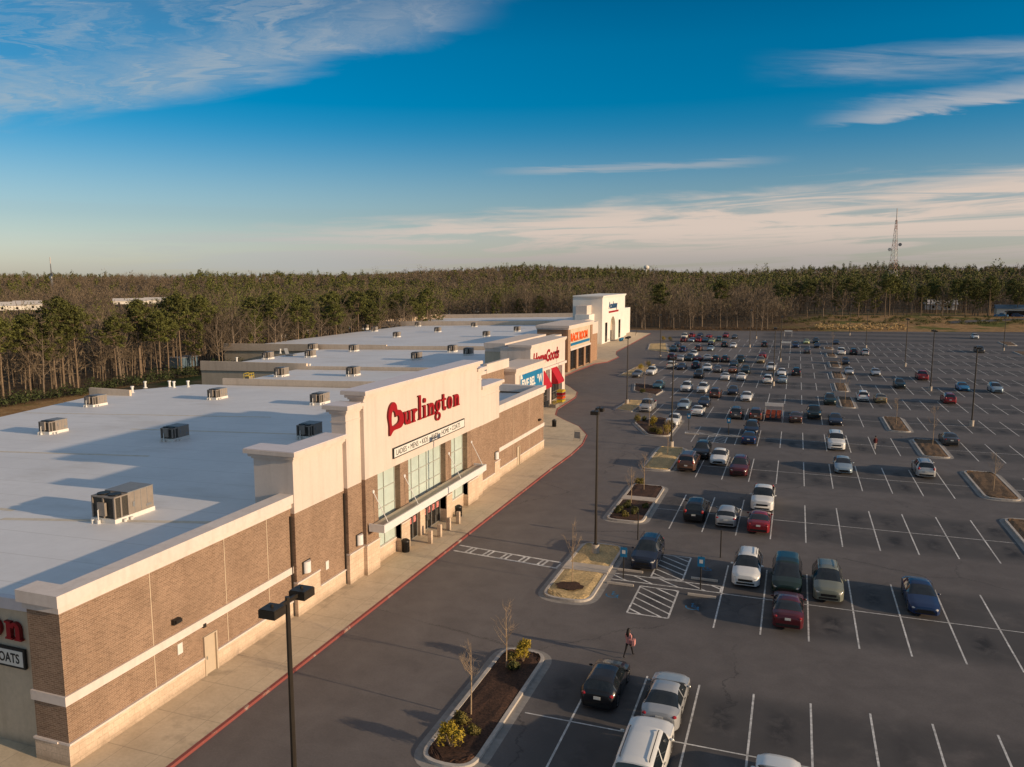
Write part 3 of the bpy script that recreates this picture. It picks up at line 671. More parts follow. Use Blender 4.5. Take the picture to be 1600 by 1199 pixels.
# doors, lamps, plates
def service_door(y0, y1, z1, x):
    o = MB().box(x-0.25, x-0.06, y0+.07, y1-.07, 0.14, z1-0.07).build('service_door', 'door_tan', st)
    f = MB(); f.box(x-0.3, x+0.05, y0-0.03, y0+0.07, 0.12, z1); f.box(x-0.3, x+0.05, y1-0.07, y1+0.03, 0.12, z1); f.box(x-0.3, x+0.05, y0+.07, y1-.07, z1-0.07, z1); f.build('door_frame', 'door_tan', o)
    MB().box(x-0.06, x+0.02, y0+.14, y0+.20, 1.0, 1.16).build('handle', 'door_frame', o)
service_door(31.93, 32.87, 2.32, XA+0.07); service_door(81.95, 82.9, 2.3, XA+0.07)
for y, z, x in ((40.95, 3.05, XB), (46.9, 2.95, XC), (74.7, 2.95, XB)):
    lm = MB(); n = 10
    loop = [(x + 0.01 + 0.30*math.sin(PI*i/n), y - 0.30*math.cos(PI*i/n)) for i in range(n+1)]
    lm.prism(ccw(loop), z-0.36, z+0.36, bottom=True); lm.build('wall_lamp', 'white_metal', st)
    pl = MB(); pl.box(x+0.001, x+0.06, y-0.42, y+0.42, z-0.40, z+0.40); pl.build('back_plate', 'black_metal', st.children[-1])
for y, z in ((30.03, 4.0), (90.0, 4.0)):
    lm = MB(); lm.box(XA+0.001, XA+0.20, y-0.24, y+0.24, z-0.10, z+0.16); lm.box(XA+0.2, XA+0.32, y-0.2, y+0.2, z-0.02, z+0.14); lm.build('flood_lamp', 'black_metal', st)
MB().box(XA+0.001, XA+0.14, 31.9, 32.1, 2.85, 3.05).build('door_lamp', 'black_metal', st)
for x, y, z in ((XA, 30.27, 2.45), (XB, 43.3, 2.3)): MB().box(x+0.001, x+0.04, y-0.17, y+0.17, z-0.28, z+0.28).build('wall_plate', 'pvc', st)
bs = MB(); bs.box(XA+0.1, XA+0.16, A2+.15, A2+1.7, 5.2, 5.9) ; bs.box(XA-0.5, XA+0.1, A2+0.25, A2+0.35, 5.5, 5.6); bs.build('blade_sign', 'sign_black', st)
# dark strips at the tower joints, standing in for the shade of the returns
for x, y in ((XA, A1-0.10), (XB, B1-0.08)): MB().tube([(x+0.08, y-0.02, 0.2), (x+0.08, y-0.02, 6.6)], 0.05, 6).build('joint_shade', 'bronze_metal', st)
# red lettering: heart-shaped capital, then slab-serif letters
def flat_solid(loops, x, d, m, name, parent):
    tri = geometry.tessellate_polygon([[Vector((a_, b_, 0)) for a_, b_ in L] for L in loops]); flat = [p for L in loops for p in L]
    mb = MB()
    for t in tri:
        pts = [(x+d, flat[i][0], flat[i][1]) for i in t]
        n_ = (Vector(pts[1])-Vector(pts[0])).cross(Vector(pts[2])-Vector(pts[0]))
        mb.poly(pts if n_.x > 0 else pts[::-1])
    for L in loops:
        for i in range(len(L)):
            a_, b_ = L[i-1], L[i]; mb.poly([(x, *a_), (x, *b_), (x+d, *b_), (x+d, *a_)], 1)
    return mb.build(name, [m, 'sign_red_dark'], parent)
def curve(pts, n=5):
    out = []; N = len(pts)
    for i in range(N):
        p0, p1, p2, p3 = (Vector(pts[(i+j-1) % N]) for j in range(4))
        for q in range(n):
            t = q/n; v = 0.5*((2*p1) + (p2-p0)*t + (2*p0-5*p1+4*p2-p3)*t*t + (3*p1-p0-3*p2+p3)*t**3); out.append((v.x, v.y))
    return out
sign = link('name_sign', None, st)
outer = curve([(50.92, 9.55), (50.88, 10.3), (50.72, 11.1), (51.0, 11.75), (51.55, 12.0), (52.0, 11.75), (52.18, 11.30), (52.62, 11.25), (53.05, 10.85), (53.12, 10.3), (52.8, 9.95), (52.2, 9.88), (51.5, 9.86)])
inner = curve([(51.32, 10.22), (51.2, 10.7), (51.28, 11.2), (51.5, 11.38), (51.78, 11.15), (51.88, 10.82), (52.12, 10.95), (52.38, 10.75), (52.36, 10.45), (52.0, 10.28)])
flat_solid([outer, inner], XD+0.002, 0.16, 'sign_red', 'heart_letter', sign)
def arc(cy, cz, ry, rz_, t0, t1, wy, wz, n=10):       # crescent stroke: outline points
    o_ = [(cy+ry*math.cos(t), cz+rz_*math.sin(t)) for t in (t0+(t1-t0)*i/n for i in range(n+1))]
    i_ = [(cy+(ry-wy)*math.cos(t), cz+(rz_-wz)*math.sin(t)) for t in (t0+(t1-t0)*i/n for i in range(n+1))]
    return o_ + i_[::-1]
Z0, XH, ST, SR = 9.93, 1.04, 0.33, 0.10
def R(y0, y1, z0, z1): return [(y0, z0), (y1, z0), (y1, z1), (y0, z1)]
def stem(y, z0, z1, left=1, right=1, top=True, bot=True):
    P = [R(y, y+ST, z0, z1)]
    if top: P.append(R(y-0.13*left, y, z1-SR, z1))
    if bot: P += [R(y-0.12*left, y, z0, z0+SR), R(y+ST, y+ST+0.12*right, z0, z0+SR)]
    return P
def shoulder(y, w): return [arc(y+w/2, Z0+XH-0.36, w/2, 0.36, 0, PI, ST*0.8, 0.2)[:], ]
def letter_n(y): return stem(y, Z0, Z0+XH) + [arc(y+0.62, Z0+XH-0.42, 0.40, 0.42, 0, PI*0.92, ST, 0.2)] + [R(y+0.69, y+1.02, Z0, Z0+XH-0.42), R(y+0.58, y+0.69, Z0, Z0+SR), R(y+1.02, y+1.12, Z0, Z0+SR)]
def letter_u(y): return [R(y, y+ST, Z0+0.42, Z0+XH), R(y-.12, y, Z0+XH-SR, Z0+XH), arc(y+0.42, Z0+0.42, 0.42, 0.42, PI, PI*1.92, ST, 0.2), R(y+0.66, y+0.99, Z0, Z0+XH), R(y+0.55, y+0.66, Z0+XH-SR, Z0+XH), R(y+.99, y+1.1, Z0, Z0+SR)]
def letter_o(y, w=1.0): return [arc(y+w/2, Z0+XH/2, w/2, XH/2+0.02, 0, 2*PI, ST, 0.16, 22)]
STROKES = []
y = 53.30; STROKES += letter_u(y)
y = 54.68; STROKES += stem(y, Z0, Z0+XH) + [arc(y+0.56, Z0+XH-0.40, 0.32, 0.40, PI*0.2, PI*0.95, 0.2, 0.22)]
y = 55.80; STROKES += stem(y, Z0, Z0+1.95)
y = 56.64; STROKES += stem(y, Z0, Z0+XH) + [[(y+ST/2+0.22*math.cos(t*PI/6), Z0+1.42+0.2*math.sin(t*PI/6)) for t in range(12)]]
y = 57.52; STROKES += letter_n(y)
y = 58.84; STROKES += [arc(y+0.46, Z0+0.62, 0.46, 0.44, 0, 2*PI, 0.28, 0.14, 20), R(y+0.74, y+1.05, Z0+0.90, Z0+1.06), arc(y+0.46, Z0-0.28, 0.52, 0.36, 0, 2*PI, 0.22, 0.13, 20), R(y+0.05, y+0.5, Z0+0.06, Z0+0.19)]
y = 60.26; STROKES += [R(y, y+ST, Z0+0.35, Z0+1.42), R(y-0.2, y, Z0+XH-0.16, Z0+XH), R(y+ST, y+0.66, Z0+XH-0.16, Z0+XH), arc(y+0.36, Z0+0.36, 0.36, 0.36, PI, PI*1.95, ST, 0.16)]
y = 61.22; STROKES += letter_o(y)
y = 62.66; STROKES += letter_n(y)
lt = MB(); de = 0.0
def add_strokes(mb, strokes, f):
    global de
    for P in strokes:
        de = (de + 0.0017) % 0.017; q_ = P
        tri = geometry.tessellate_polygon([[Vector((a_, b_, 0)) for a_, b_ in q_]])
        for t in tri:
            pts = [f(q_[i][0], q_[i][1], 0.15+de) for i in t]
            mb.poly(pts)
        for i in range(len(q_)):
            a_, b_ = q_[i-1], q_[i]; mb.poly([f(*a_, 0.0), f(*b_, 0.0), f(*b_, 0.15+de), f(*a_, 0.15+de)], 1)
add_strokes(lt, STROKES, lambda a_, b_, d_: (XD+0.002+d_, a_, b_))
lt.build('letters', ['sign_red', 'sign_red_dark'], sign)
def tag_board(parent, front):
    if front:
        bx = MB(); bx.box(XD+0.005, XD+0.11, 51.45, 64.95, 7.72, 8.52); o = bx.build('tagline_sign', 'sign_black', parent)
        MB().box(XD+0.11, XD+0.125, 51.57, 64.83, 7.80, 8.44).build('face', 'sign_white', o)
        xx = 51.85
        for wd, bold in (('LADIES', 0), ('•', 0), ('MENS', 0), ('•', 0), ('KIDS', 0), ('•', 0), ('BABY', 1), ('•', 0), ('HOME', 0), ('•', 0), ('COATS', 0)):
            t_ = text_on_front('lettering', wd, 0.60, XD+0.128, xx, 7.92, 0.008, 'sign_black', o, sx=0.92)
            w_ = max(v.co.y for v in t_.data.vertices) - xx; xx += w_ + (0.24 if wd != '•' else 0.22)
    return o
tb = tag_board(st, True)
# the same name on the shaded end wall, its last letters in view
YS = 24.06
sg2 = link('end_wall_sign', None, st)
l2 = MB(); s_ = 0.80
def to_side(a_, b_, d_): return (-31.46 + (a_-63.78)*s_, YS - 0.002 - d_, 5.25 + (b_-Z0)*s_)
add_strokes(l2, STROKES, to_side); l2.build('letters', ['sign_red', 'sign_red_dark'], sg2)
ob_ = [(to_side(a_, b_, 0)[0], to_side(a_, b_, 0)[2]) for a_, b_ in outer]; ib_ = [(to_side(a_, b_, 0)[0], to_side(a_, b_, 0)[2]) for a_, b_ in inner]
mbh = MB(); fl = ob_ + ib_
for t in geometry.tessellate_polygon([[Vector((*p_, 0)) for p_ in ob_], [Vector((*p_, 0)) for p_ in ib_]]): mbh.poly([(fl[i][0], YS-0.16, fl[i][1]) for i in t])
for L in (ob_, ib_):
    for i in range(len(L)): mbh.poly([(L[i-1][0], YS, L[i-1][1]), (L[i][0], YS, L[i][1]), (L[i][0], YS-.16, L[i][1]), (L[i-1][0], YS-.16, L[i-1][1])], 1)
mbh.build('heart_letter', ['sign_red', 'sign_red_dark'], sg2)
o = MB().box(-42.3, -31.42, YS-0.12, YS-0.005, 3.92, 4.84).build('tagline_sign', 'sign_black', st)
MB().box(-42.2, -31.52, YS-0.135, YS-0.12, 4.02, 4.74).build('face', 'sign_white', o)
text_on_side('lettering', 'LADIES • MENS • KIDS • BABY • HOME • COATS', 0.62, -31.72, YS-0.138, 4.17, 0.008, 'sign_black', o, bold=0.01, align='RIGHT', sx=0.80)
wp = MB()
for (xa, ya, xb, yb, w_) in ((-45, 33.6, -31.6, 36.4, 0.45), (-78, 47.5, -50, 50.5, 0.4), (-84, 66.4, -52, 69.6, 0.4), (-62, 60.5, -40, 62.0, 0.4), (-80, 36, -46, 35.2, 0.4)):
    a_, b_ = Vector((xa, ya)), Vector((xb, yb)); n_ = Vector((-(b_-a_).y, (b_-a_).x)).normalized()*w_/2
    wp.poly([(p_.x, p_.y, roof_z(p_.x)+0.006) for p_ in (a_-n_, b_-n_, b_+n_, a_+n_)])
wp.build('walkway_pads', 'walk_pad', st)

# ------------------------------------------------------------------ second store: blue and white sign
def front_coping(mb, x, y0, y1, z0, z1, o=0.16, back=0.7, l=0, r=0):
    h = (z1-z0); mb.box(x-back, x+o*0.5, y0-(o*.5 if l else -.002), y1+(o*.5 if r else -.002), z0, z0+h*0.4); mb.box(x-back-o*.5, x+o, y0-(o if l else -.002), y1+(o if r else -.002), z0+h*0.4, z1)
s2 = thing('store_building', 'small set-back store with blue and white name banner behind the red lettered store', 'store')
roof_sheet(s2, [(-38.4, 92.75), (-38.4, 112.9), (-79, 112.9), (-77.5, 92.75)]); shell(s2, [(-38.5, 92.7), (-38.5, 112.95), (-79, 112.95), (-77.5, 92.7)], 'tan_stucco')
mb = MB(); slope_wall(mb, -77.4, -60, 92.7, 93.05, 0.95, 0.85); slope_wall(mb, -60, -38.6, 92.7, 93.05, 0.85, 1.0); mb.build('parapet', 'parapet_grey', s2)
mb = MB(); mb.box(-38.4, -38.0, 93.1, 105.0, 0, 8.5); mb.build('front_wall', 'brick', s2)
mb = MB(); mb.box(-38.45, -37.95, 96.4, 105.0, 8.5, 9.75); mb.box(-38.4, -38.0, 93.1, 96.398, 8.5, 8.9); mb.build('upper_parapet', 'cream', s2)
mb = MB(); mb.box(-40.6, -36.4, 103.2, 116.4, 0.1, 7.8); mb.build('sign_tower', 'cream', s2)
mb = MB(); front_coping(mb, -36.4, 103.2, 116.4, 7.8, 8.45, 0.25, 4.2, 1, 1); mb.build('coping', 'cream', s2)
o = MB().box(-36.395, -36.22, 105.0, 115.4, 4.6, 7.35).build('name_banner', 'sign_white', s2)
mb = MB(); mb.poly([(-36.21, 106.0, 6.75), (-36.21, 115.3, 6.75), (-36.21, 115.3, 7.35), (-36.21, 105.6, 7.35)]); mb.poly([(-36.21, 107.6, 4.6), (-36.21, 115.3, 4.6), (-36.21, 115.3, 5.22), (-36.21, 107.2, 5.22)]); mb.poly([(-36.213, 105.0, 5.22), (-36.213, 115.4, 5.22), (-36.213, 115.4, 6.75), (-36.213, 105.0, 6.75)]); mb.build('blue_stripes', 'sign_blue', o)
text_on_front('lettering', 'FIVE BEL', 1.72, -36.19, 105.4, 5.36, 0.02, 'sign_white', o, bold=0.06, sx=0.98); 
text_on_front('lettering', 'O', 0.8, -36.19, 112.5, 6.05, 0.02, 'sign_white', o, bold=0.04); text_on_front('lettering', 'W', 1.72, -36.19, 113.15, 5.36, 0.02, 'sign_white', o, bold=0.06)
grid_window(104.2, 115.4, 0.3, 3.3, -36.34, 6, 2, 'shopfront', 'dark_glass', 'door_frame', s2)

# ------------------------------------------------------------------ third store: cream front, red script, red awnings
s3 = thing('store_building', 'cream store with red script name and two red awnings beyond the blue and white banner', 'store')
roof_sheet(s3, [(-43.2, 113.3), (-43.2, 151.6), (-99, 151.6), (-99, 113.3)]); shell(s3, [(-43.2, 113.2), (-43.2, 151.65), (-99.0, 151.65), (-99, 113.2)], 'tan_stucco')
mb = MB(); slope_wall(mb, -99, -77, 113.0, 113.4, 1.25, 1.0); slope_wall(mb, -77, -43.2, 113.0, 113.4, 0.55, 0.55); mb.build('parapet', 'parapet_grey', s3)
mb = MB(); mb.box(-43.6, -38.6, 116.6, 136.2, 0.1, 10.0); mb.build('front_block', 'cream', s3)
mb = MB(); front_coping(mb, -38.6, 116.6, 136.2, 10.0, 10.6, 0.25, 3.5, 1, 1); mb.build('coping', 'cream', s3)
mb = MB(); mb.box(-47.5, -44.2, 119.8, 141.5, 5.5, 9.1); mb.build('rear_block', 'tan_stucco', s3)
mb = MB(); front_coping(mb, -44.2, 119.8, 141.5, 9.1, 10.5, 0.3, 3.2, 1, 1); mb.build('rear_coping', 'cream', s3)
mb = MB(); mb.box(-43.6, -43.2, 136.2, 151.6, 0.1, 8.2); mb.build('side_front', 'brick', s3)
o = link('name_sign', None, s3)
text_on_front('lettering', 'HomeGoods', 2.7, -38.58, 117.6, 7.25, 0.06, 'sign_red', o, bold=0.08, shear=0.22, sx=1.02)
mb = MB(); mb.box(-38.59, -38.2, 116.9, 136.0, 5.95, 6.35); mb.build('ledge', 'trim', s3)
for y0, y1 in ((119.6, 124.0), (127.6, 131.2)):
    aw = MB(); aw.poly([(-38.58, y0, 5.8), (-38.58, y1, 5.8), (-37.3, y1, 3.6), (-37.3, y0, 3.6)][::-1]); aw.poly([(-37.3, y0, 3.6), (-37.3, y1, 3.6), (-37.3, y1, 3.2), (-37.3, y0, 3.2)][::-1])
    aw.poly([(-38.58, y0, 5.8), (-37.3, y0, 3.6), (-37.3, y0, 3.2), (-38.58, y0, 3.2)]); aw.poly([(-38.58, y1, 5.8), (-37.3, y1, 3.6), (-37.3, y1, 3.2), (-38.58, y1, 3.2)][::-1]); aw.build('awning', 'awning_red', s3)
for y in (118.4, 125.2, 132.4):
    c_ = MB(); c_.box(-38.5, -37.9, y-0.35, y+0.35, 0.15, 5.9); c_.build('pier', 'trim', s3)
grid_window(118.9, 131.9, 0.3, 3.0, -38.52, 8, 2, 'shopfront', 'dark_glass', 'door_frame', s3)

# ------------------------------------------------------------------ fourth store: brown brick tower with orange name
s4 = thing('store_building', 'brown brick store with orange block lettering over three dark shop windows', 'store')
roof_sheet(s4, [(-50, 152.1), (-50, 198), (-60, 198), (-60, 244.6), (-126, 244.6), (-126, 152.1)]); shell(s4, [(-50, 152.0), (-50, 198), (-60, 198), (-60, 244.7), (-126, 244.7), (-126, 152.0)], 'tan_stucco')
mb = MB(); slope_wall(mb, -126, -83, 151.7, 152.1, 1.25, 1.0); slope_wall(mb, -83, -50, 151.7, 152.1, 0.75, 0.75); mb.build('parapet', 'parapet_grey', s4)
mb = MB(); mb.box(-50.1, -48.5, 152.2, 167.9, 0.1, 7.2); mb.build('front_wall', 'red_brick', s4)
mb = MB(); mb.box(-50.2, -48.4, 152.2, 167.9, 7.2, 8.6); mb.build('front_coping', 'cream', s4)
mb = MB(); mb.box(-54.2, -47.4, 168.3, 190.4, 0.1, 9.55); mb.build('tower_wall', 'red_brick', s4)
for y0, y1 in ((168.2, 170.2), (175.6, 177.2), (182.4, 183.9), (188.6, 190.5)): MB().box(-47.4, -47.0, y0, y1, 0.1, 5.0 if 171 < y0 < 188 else 9.55).build('brick_pier', 'red_brick', s4)
mb = MB(); front_coping(mb, -47.0, 168.2, 190.5, 9.55, 10.45, 0.3, 7.3, 1, 1); mb.build('cornice', 'cream', s4)
mb = MB(); mb.box(-47.39, -47.15, 170.2, 188.6, 5.0, 9.55); mb.build('sign_panel', 'tan_stucco', s4)
mb = MB(); mb.box(-47.149, -46.9, 170.2, 188.6, 4.75, 5.2); mb.build('ledge', 'trim', s4)
o = link('name_sign', None, s4)
text_on_front('lettering', 'RACK ROOM', 2.5, -47.13, 170.8, 6.75, 0.08, 'sign_orange', o, bold=0.10, sx=1.02)
mb = MB(); yy = 170.9
rnd = random.Random(3)
while yy < 187.6:
    w_ = rnd.uniform(0.5, 0.85); mb.box(-47.145, -47.02, yy, yy+w_, 5.75, 6.35); yy += w_ + 0.13
mb.build('blue_tagline', 'sign_blue', o)
for y0, y1 in ((170.3, 175.5), (177.3, 182.3), (184.0, 188.5)): grid_window(y0, y1, 0.4, 4.7, -47.3, 3, 2, 'shop_window', 'dark_glass', 'bronze_metal', s4)
mb = MB(); mb.box(-50.1, -47.6, 190.6, 198.0, 0.1, 6.95); mb.box(-60.2, -59.2, 198.0, 236.4, 0.1, 6.95); mb.build('far_wall', 'red_brick', s4)
mb = MB(); mb.box(-50.2, -47.45, 190.6, 198.1, 6.95, 9.9); mb.box(-60.3, -59.0, 198.1, 236.4, 6.95, 8.3); mb.build('far_parapet', 'cream', s4)

# ------------------------------------------------------------------ fifth store: tall white tower
s5 = thing('store_building', 'farthest store with tall white entrance tower, arched doorway and blue name', 'store')
roof_sheet(s5, [(-60, 245.1), (-60, 300), (-140, 300), (-140, 245.1)]); shell(s5, [(-60, 245.0), (-60, 300.1), (-140, 300.1), (-140, 245.0)], 'tan_stucco')
mb = MB(); slope_wall(mb, -140, -60, 244.75, 245.1, 1.6, 1.2); slope_wall(mb, -140, -60, 299.7, 300.1, 1.5, 1.5); mb.box(-140.2, -139.8, 245.2, 299.6, 3.0, 5.6); mb.build('parapet', 'parapet_grey', s5)
mb = MB(); mb.box(-64, -59.5, 236.5, 300, 0.1, 9.6); mb.build('front_wall', 'white_stucco', s5)
mb = MB(); mb.box(-64, -60.5, 237.5, 243.2, 9.6, 12.3); mb.build('side_block', 'cream', s5)
tw = MB(); X5 = -57.0
# tower front with a round-headed doorway
def arch_front(mb, x, y0, y1, z0, z1, ya, yb, zs, depth):
    r = (yb-ya)/2; yc = (ya+yb)/2; n = 14
    top = [(yc - r*math.cos(PI*i/n), zs + r*math.sin(PI*i/n)) for i in range(n+1)]
    mb.poly([(x, y0, z0), (x, ya, z0), (x, ya, zs), (x, y0, zs)]); mb.poly([(x, yb, z0), (x, y1, z0), (x, y1, zs), (x, yb, zs)])
    mb.poly([(x, y0, zs), (x, ya, zs), (x, ya, z1), (x, y0, z1)]); mb.poly([(x, yb, zs), (x, y1, zs), (x, y1, z1), (x, yb, z1)])
    for i in range(n): (a_, b_), (c_, d_) = top[i], top[i+1]; mb.poly([(x, a_, b_), (x, c_, d_), (x, c_, z1), (x, a_, z1)])
    rim = [(ya, z0)] + top + [(yb, z0)]
    for i in range(len(rim)-1): (a_, b_), (c_, d_) = rim[i], rim[i+1]; mb.poly([(x, a_, b_), (x-depth, a_, b_), (x-depth, c_, d_), (x, c_, d_)])
arch_front(tw, X5, 243.2, 277.8, 0.1, 14.5, 254.9, 262.4, 4.4, 1.2); tw.box(-66.5, X5, 243.2, 277.8, 0.1, 14.5, skip='e')
tw.build('entrance_tower', 'white_stucco', s5)
MB().box(X5-1.6, X5-1.2, 254.0, 263.5, 0.1, 10).build('doorway', 'tan_stucco', s5)
mb = MB(); front_coping(mb, X5, 243.2, 277.8, 14.5, 15.2, 0.35, 9.3, 1, 1); mb.build('cornice', 'white_stucco', s5)
mb = MB(); mb.box(-64, -57.6, 277.8, 284, 0.1, 10.0); mb.build('side_wing', 'white_stucco', s5)
for y0, y1, z1 in ((247.4, 250.4, 6.6), (267.5, 270.5, 6.6)): MB().box(X5+0.001, X5+0.06, y0, y1, 0.4, z1).build('shop_window', 'dark_glass', s5)
grid_window(256, 261.6, 0.2, 3.4, X5-1.1, 4, 1, 'entrance_door', 'dark_glass', 'door_frame', s5)
o = link('name_sign', None, s5)
text_on_front('lettering', 'Academy', 3.0, X5+0.05, 252.2, 10.9, 0.06, 'sign_navy', o, bold=0.09, sx=1.12)
MB().box(X5+0.005, X5+0.12, 252.2, 266.8, 9.45, 10.05).build('red_bar', 'sign_red', o)
# ------------------------------------------------------------------ vehicles
def interp(keys, x):
    if x <= keys[0][0]: return keys[0][1]
    for (a_, b_), (c_, d_) in zip(keys, keys[1:]):
        if x <= c_:
            t = (x-a_)/(c_-a_) if c_ > a_ else 1
            return b_ + (d_-b_)*t
    return keys[-1][1]
# x runs from the nose (0) to the tail (L); top = centre-line height, gh = (cowl, roof front, roof rear, tail of glass)
SPEC = {
 'sedan': dict(L=4.75, W=1.83, R=.33, ax=(.92, 3.68), top=[(0,.56),(.05,.70),(.35,.80),(.9,.90),(1.42,.98),(1.95,1.24),(2.35,1.41),(2.75,1.45),(3.2,1.43),(3.55,1.33),(4.12,1.08),(4.5,1.05),(4.68,1.0),(4.75,.82)], belt=[(0,.52),(.3,.70),(1.4,.88),(4.1,.98),(4.6,.92),(4.75,.78)], gh=(1.42,2.4,3.25,4.1)),
 'hatchback': dict(L=4.25, W=1.80, R=.32, ax=(.85, 3.40), top=[(0,.58),(.05,.74),(.35,.84),(.9,.95),(1.2,1.02),(1.75,1.34),(2.15,1.48),(2.7,1.51),(3.4,1.46),(3.7,1.40),(4.08,1.08),(4.2,.98),(4.25,.75)], belt=[(0,.55),(.3,.74),(1.2,.92),(3.9,1.02),(4.25,.75)], gh=(1.2,2.2,3.65,4.08)),
 'suv': dict(L=4.72, W=1.90, R=.37, ax=(.92, 3.65), top=[(0,.66),(.05,.90),(.30,1.0),(.9,1.08),(1.3,1.14),(1.8,1.50),(2.15,1.69),(2.7,1.74),(3.9,1.70),(4.25,1.63),(4.58,1.15),(4.68,1.0),(4.72,.72)], belt=[(0,.62),(.3,.90),(1.3,1.03),(4.4,1.10),(4.65,.98),(4.72,.72)], gh=(1.3,2.2,4.2,4.58)),
 'big_suv': dict(L=5.2, W=2.02, R=.40, ax=(1.0, 4.0), top=[(0,.75),(.05,1.02),(.25,1.10),(1.1,1.17),(1.5,1.22),(1.95,1.65),(2.2,1.84),(2.8,1.88),(4.6,1.86),(4.92,1.78),(5.12,1.22),(5.18,1.05),(5.2,.72)], belt=[(0,.70),(.25,1.0),(1.5,1.12),(5.0,1.14),(5.2,.75)], gh=(1.5,2.25,4.85,5.12)),
 'minivan': dict(L=5.05, W=1.96, R=.34, ax=(.98, 4.0), top=[(0,.60),(.05,.78),(.4,.92),(1.0,1.06),(1.9,1.56),(2.3,1.70),(3.0,1.75),(4.4,1.71),(4.7,1.62),(4.95,1.15),(5.02,.95),(5.05,.7)], belt=[(0,.56),(.4,.82),(1.0,.96),(4.8,1.06),(5.05,.72)], gh=(1.0,2.3,4.65,4.95)),
 'pickup': dict(L=5.7, W=2.0, R=.40, ax=(1.0, 4.45), top=[(0,.72),(.05,1.02),(.25,1.10),(1.0,1.16),(1.4,1.20),(1.8,1.60),(2.1,1.82),(2.6,1.86),(3.35,1.82),(3.50,1.72),(3.62,1.16),(3.70,1.14),(5.6,1.14),(5.66,1.10),(5.7,.75)], belt=[(0,.70),(.25,1.0),(1.4,1.10),(5.55,1.12),(5.7,.75)], gh=(1.4,2.15,3.42,3.62)),
}
def car_geometry(kind):
    sp = SPEC[kind]; L, Wd, R_ = sp['L'], sp['W']/2, sp['R']; cow, rf, rr_, tg = sp['gh']
    xs = set(round(L*i/40, 3) for i in range(41)); xs |= {.03, .1, round(L-.03, 3), round(L-.1, 3), cow, rf, rr_, tg, round((rf+rr_)/2 - .05, 3), round((rf+rr_)/2 + .05, 3)}
    for a_ in sp['ax']:
        for dx_ in (-1.22, -1.0, -.7, -.35, 0, .35, .7, 1.0, 1.22): xs.add(round(a_ + dx_*R_, 3))
    xs |= {k_[0] for k_ in sp['top']}
    xs = sorted(x for x in xs if 0 <= x <= L); xs = [x for i, x in enumerate(xs) if i == 0 or x - xs[i-1] > .012]
    if xs[-1] < L: xs[-1] = L
    sec = []
    for x in xs:
        e0 = min(1, x/.55); e1 = min(1, (L-x)/.5)
        pl = (1 - .26*(1-e0)**2.2)*(1 - .20*(1-e1)**2.2)
        w = Wd*pl; zt = interp(sp['top'], x); zb = min(interp(sp['belt'], x), zt - .015)
        tall = max(0.0, min(1.0, (zt - zb - .12)/.42))
        wt = w*(.90 - .22*tall) if kind != 'pickup' or x < 3.6 else w*.96
        if kind in ('big_suv', 'minivan', 'pickup') and tall > 0: wt = w*(.90 - .14*tall)
        sill = .24
        for a_ in sp['ax']:
            q_ = (R_*1.17)**2 - (x-a_)**2
            if q_ > 0: sill = max(sill, R_*.92 + math.sqrt(q_))
        sill = min(sill, zb - .10); mid = max((sill + zb)/2 - .03, sill + .02)
        crown = .03 + .02*tall
        sec.append([(0, zt), (wt*.55, zt - crown*.35), (wt*.86, zt - crown*1.1), (wt, max(zb+.008, zt - crown*1.1 - .075)), (w*.965, zb), (w*.992, zb - .07 if zb-.07 > mid else (zb+mid)/2), (w, mid), (w*.985, sill), (w*.86, sill - .01)])
    V = []; cols = 17
    for x, P in zip(xs, sec):
        row = [(-y, x, z) for y, z in P[::-1]] + [(y, x, z) for y, z in P[1:]]
        V += row
    faces = {'body': [], 'windshield': [], 'rear_window': [], 'left': [], 'right': [], 'trim': [], 'bed': []}
    mp = (rf+rr_)/2
    for i in range(len(xs)-1):
        xm = (xs[i]+xs[i+1])/2
        for j in range(cols-1):
            f = (i*cols+j, i*cols+j+1, (i+1)*cols+j+1, (i+1)*cols+j); c_ = j if j < 8 else 15-j       # 0 = underside edge ... 7 = centre top
            key = 'body'
            if c_ in (5, 6, 7) and cow + .03 < xm < rf - .10: key = 'windshield'
            elif c_ in (5, 6, 7) and rr_ + .08 < xm < tg - .02 and c_ >= 5: key = 'rear_window'
            elif c_ == 4 and cow + .30 < xm < tg - .10 - (.25 if kind in ('suv','big_suv','minivan') else 0) and abs(xm-mp) > .05 and interp(sp['top'], xm) - interp(sp['belt'], xm) > .24:
                key = 'left' if j < 8 else 'right'
            elif c_ == 0: key = 'trim'
            elif kind == 'pickup' and 3.78 < xm < 5.58 and c_ >= 5: key = 'bed'
            faces[key].append(f)
    n0 = len(V)
    if kind == 'pickup':                                   # sink the load bed
        for i, x in enumerate(xs):
            if 3.80 <= x <= 5.56:
                for j in range(cols):
                    c_ = j if j <= 8 else 16-j
                    if c_ >= 6: px_, py_, pz_ = V[i*cols+j]; V[i*cols+j] = (px_, py_, .72)
    # nose and tail are closed with the trim colour below, paint above
    nose = [tuple(reversed(range(cols)))]; tail = [tuple((len(xs)-1)*cols + j for j in range(cols))]
    return V, faces, nose, tail, xs, sp
GEO = {k_: car_geometry(k_) for k_ in SPEC}
MESH = {}
def sub_mesh(key, V, faces, m, smooth=True, off=0.0):
    if key in MESH: return MESH[key]
    used = sorted({i for f in faces for i in f}); mp = {v: i for i, v in enumerate(used)}
    me = bpy.data.meshes.new(key.split('|')[0]); me.from_pydata([V[i] for i in used], [], [tuple(mp[i] for i in f) for f in faces])
    me.materials.append(M[m]); me.polygons.foreach_set('use_smooth', [smooth]*len(faces))
    me.set_sharp_from_angle(angle=math.radians(38)); me.update(); MESH[key] = me; return me
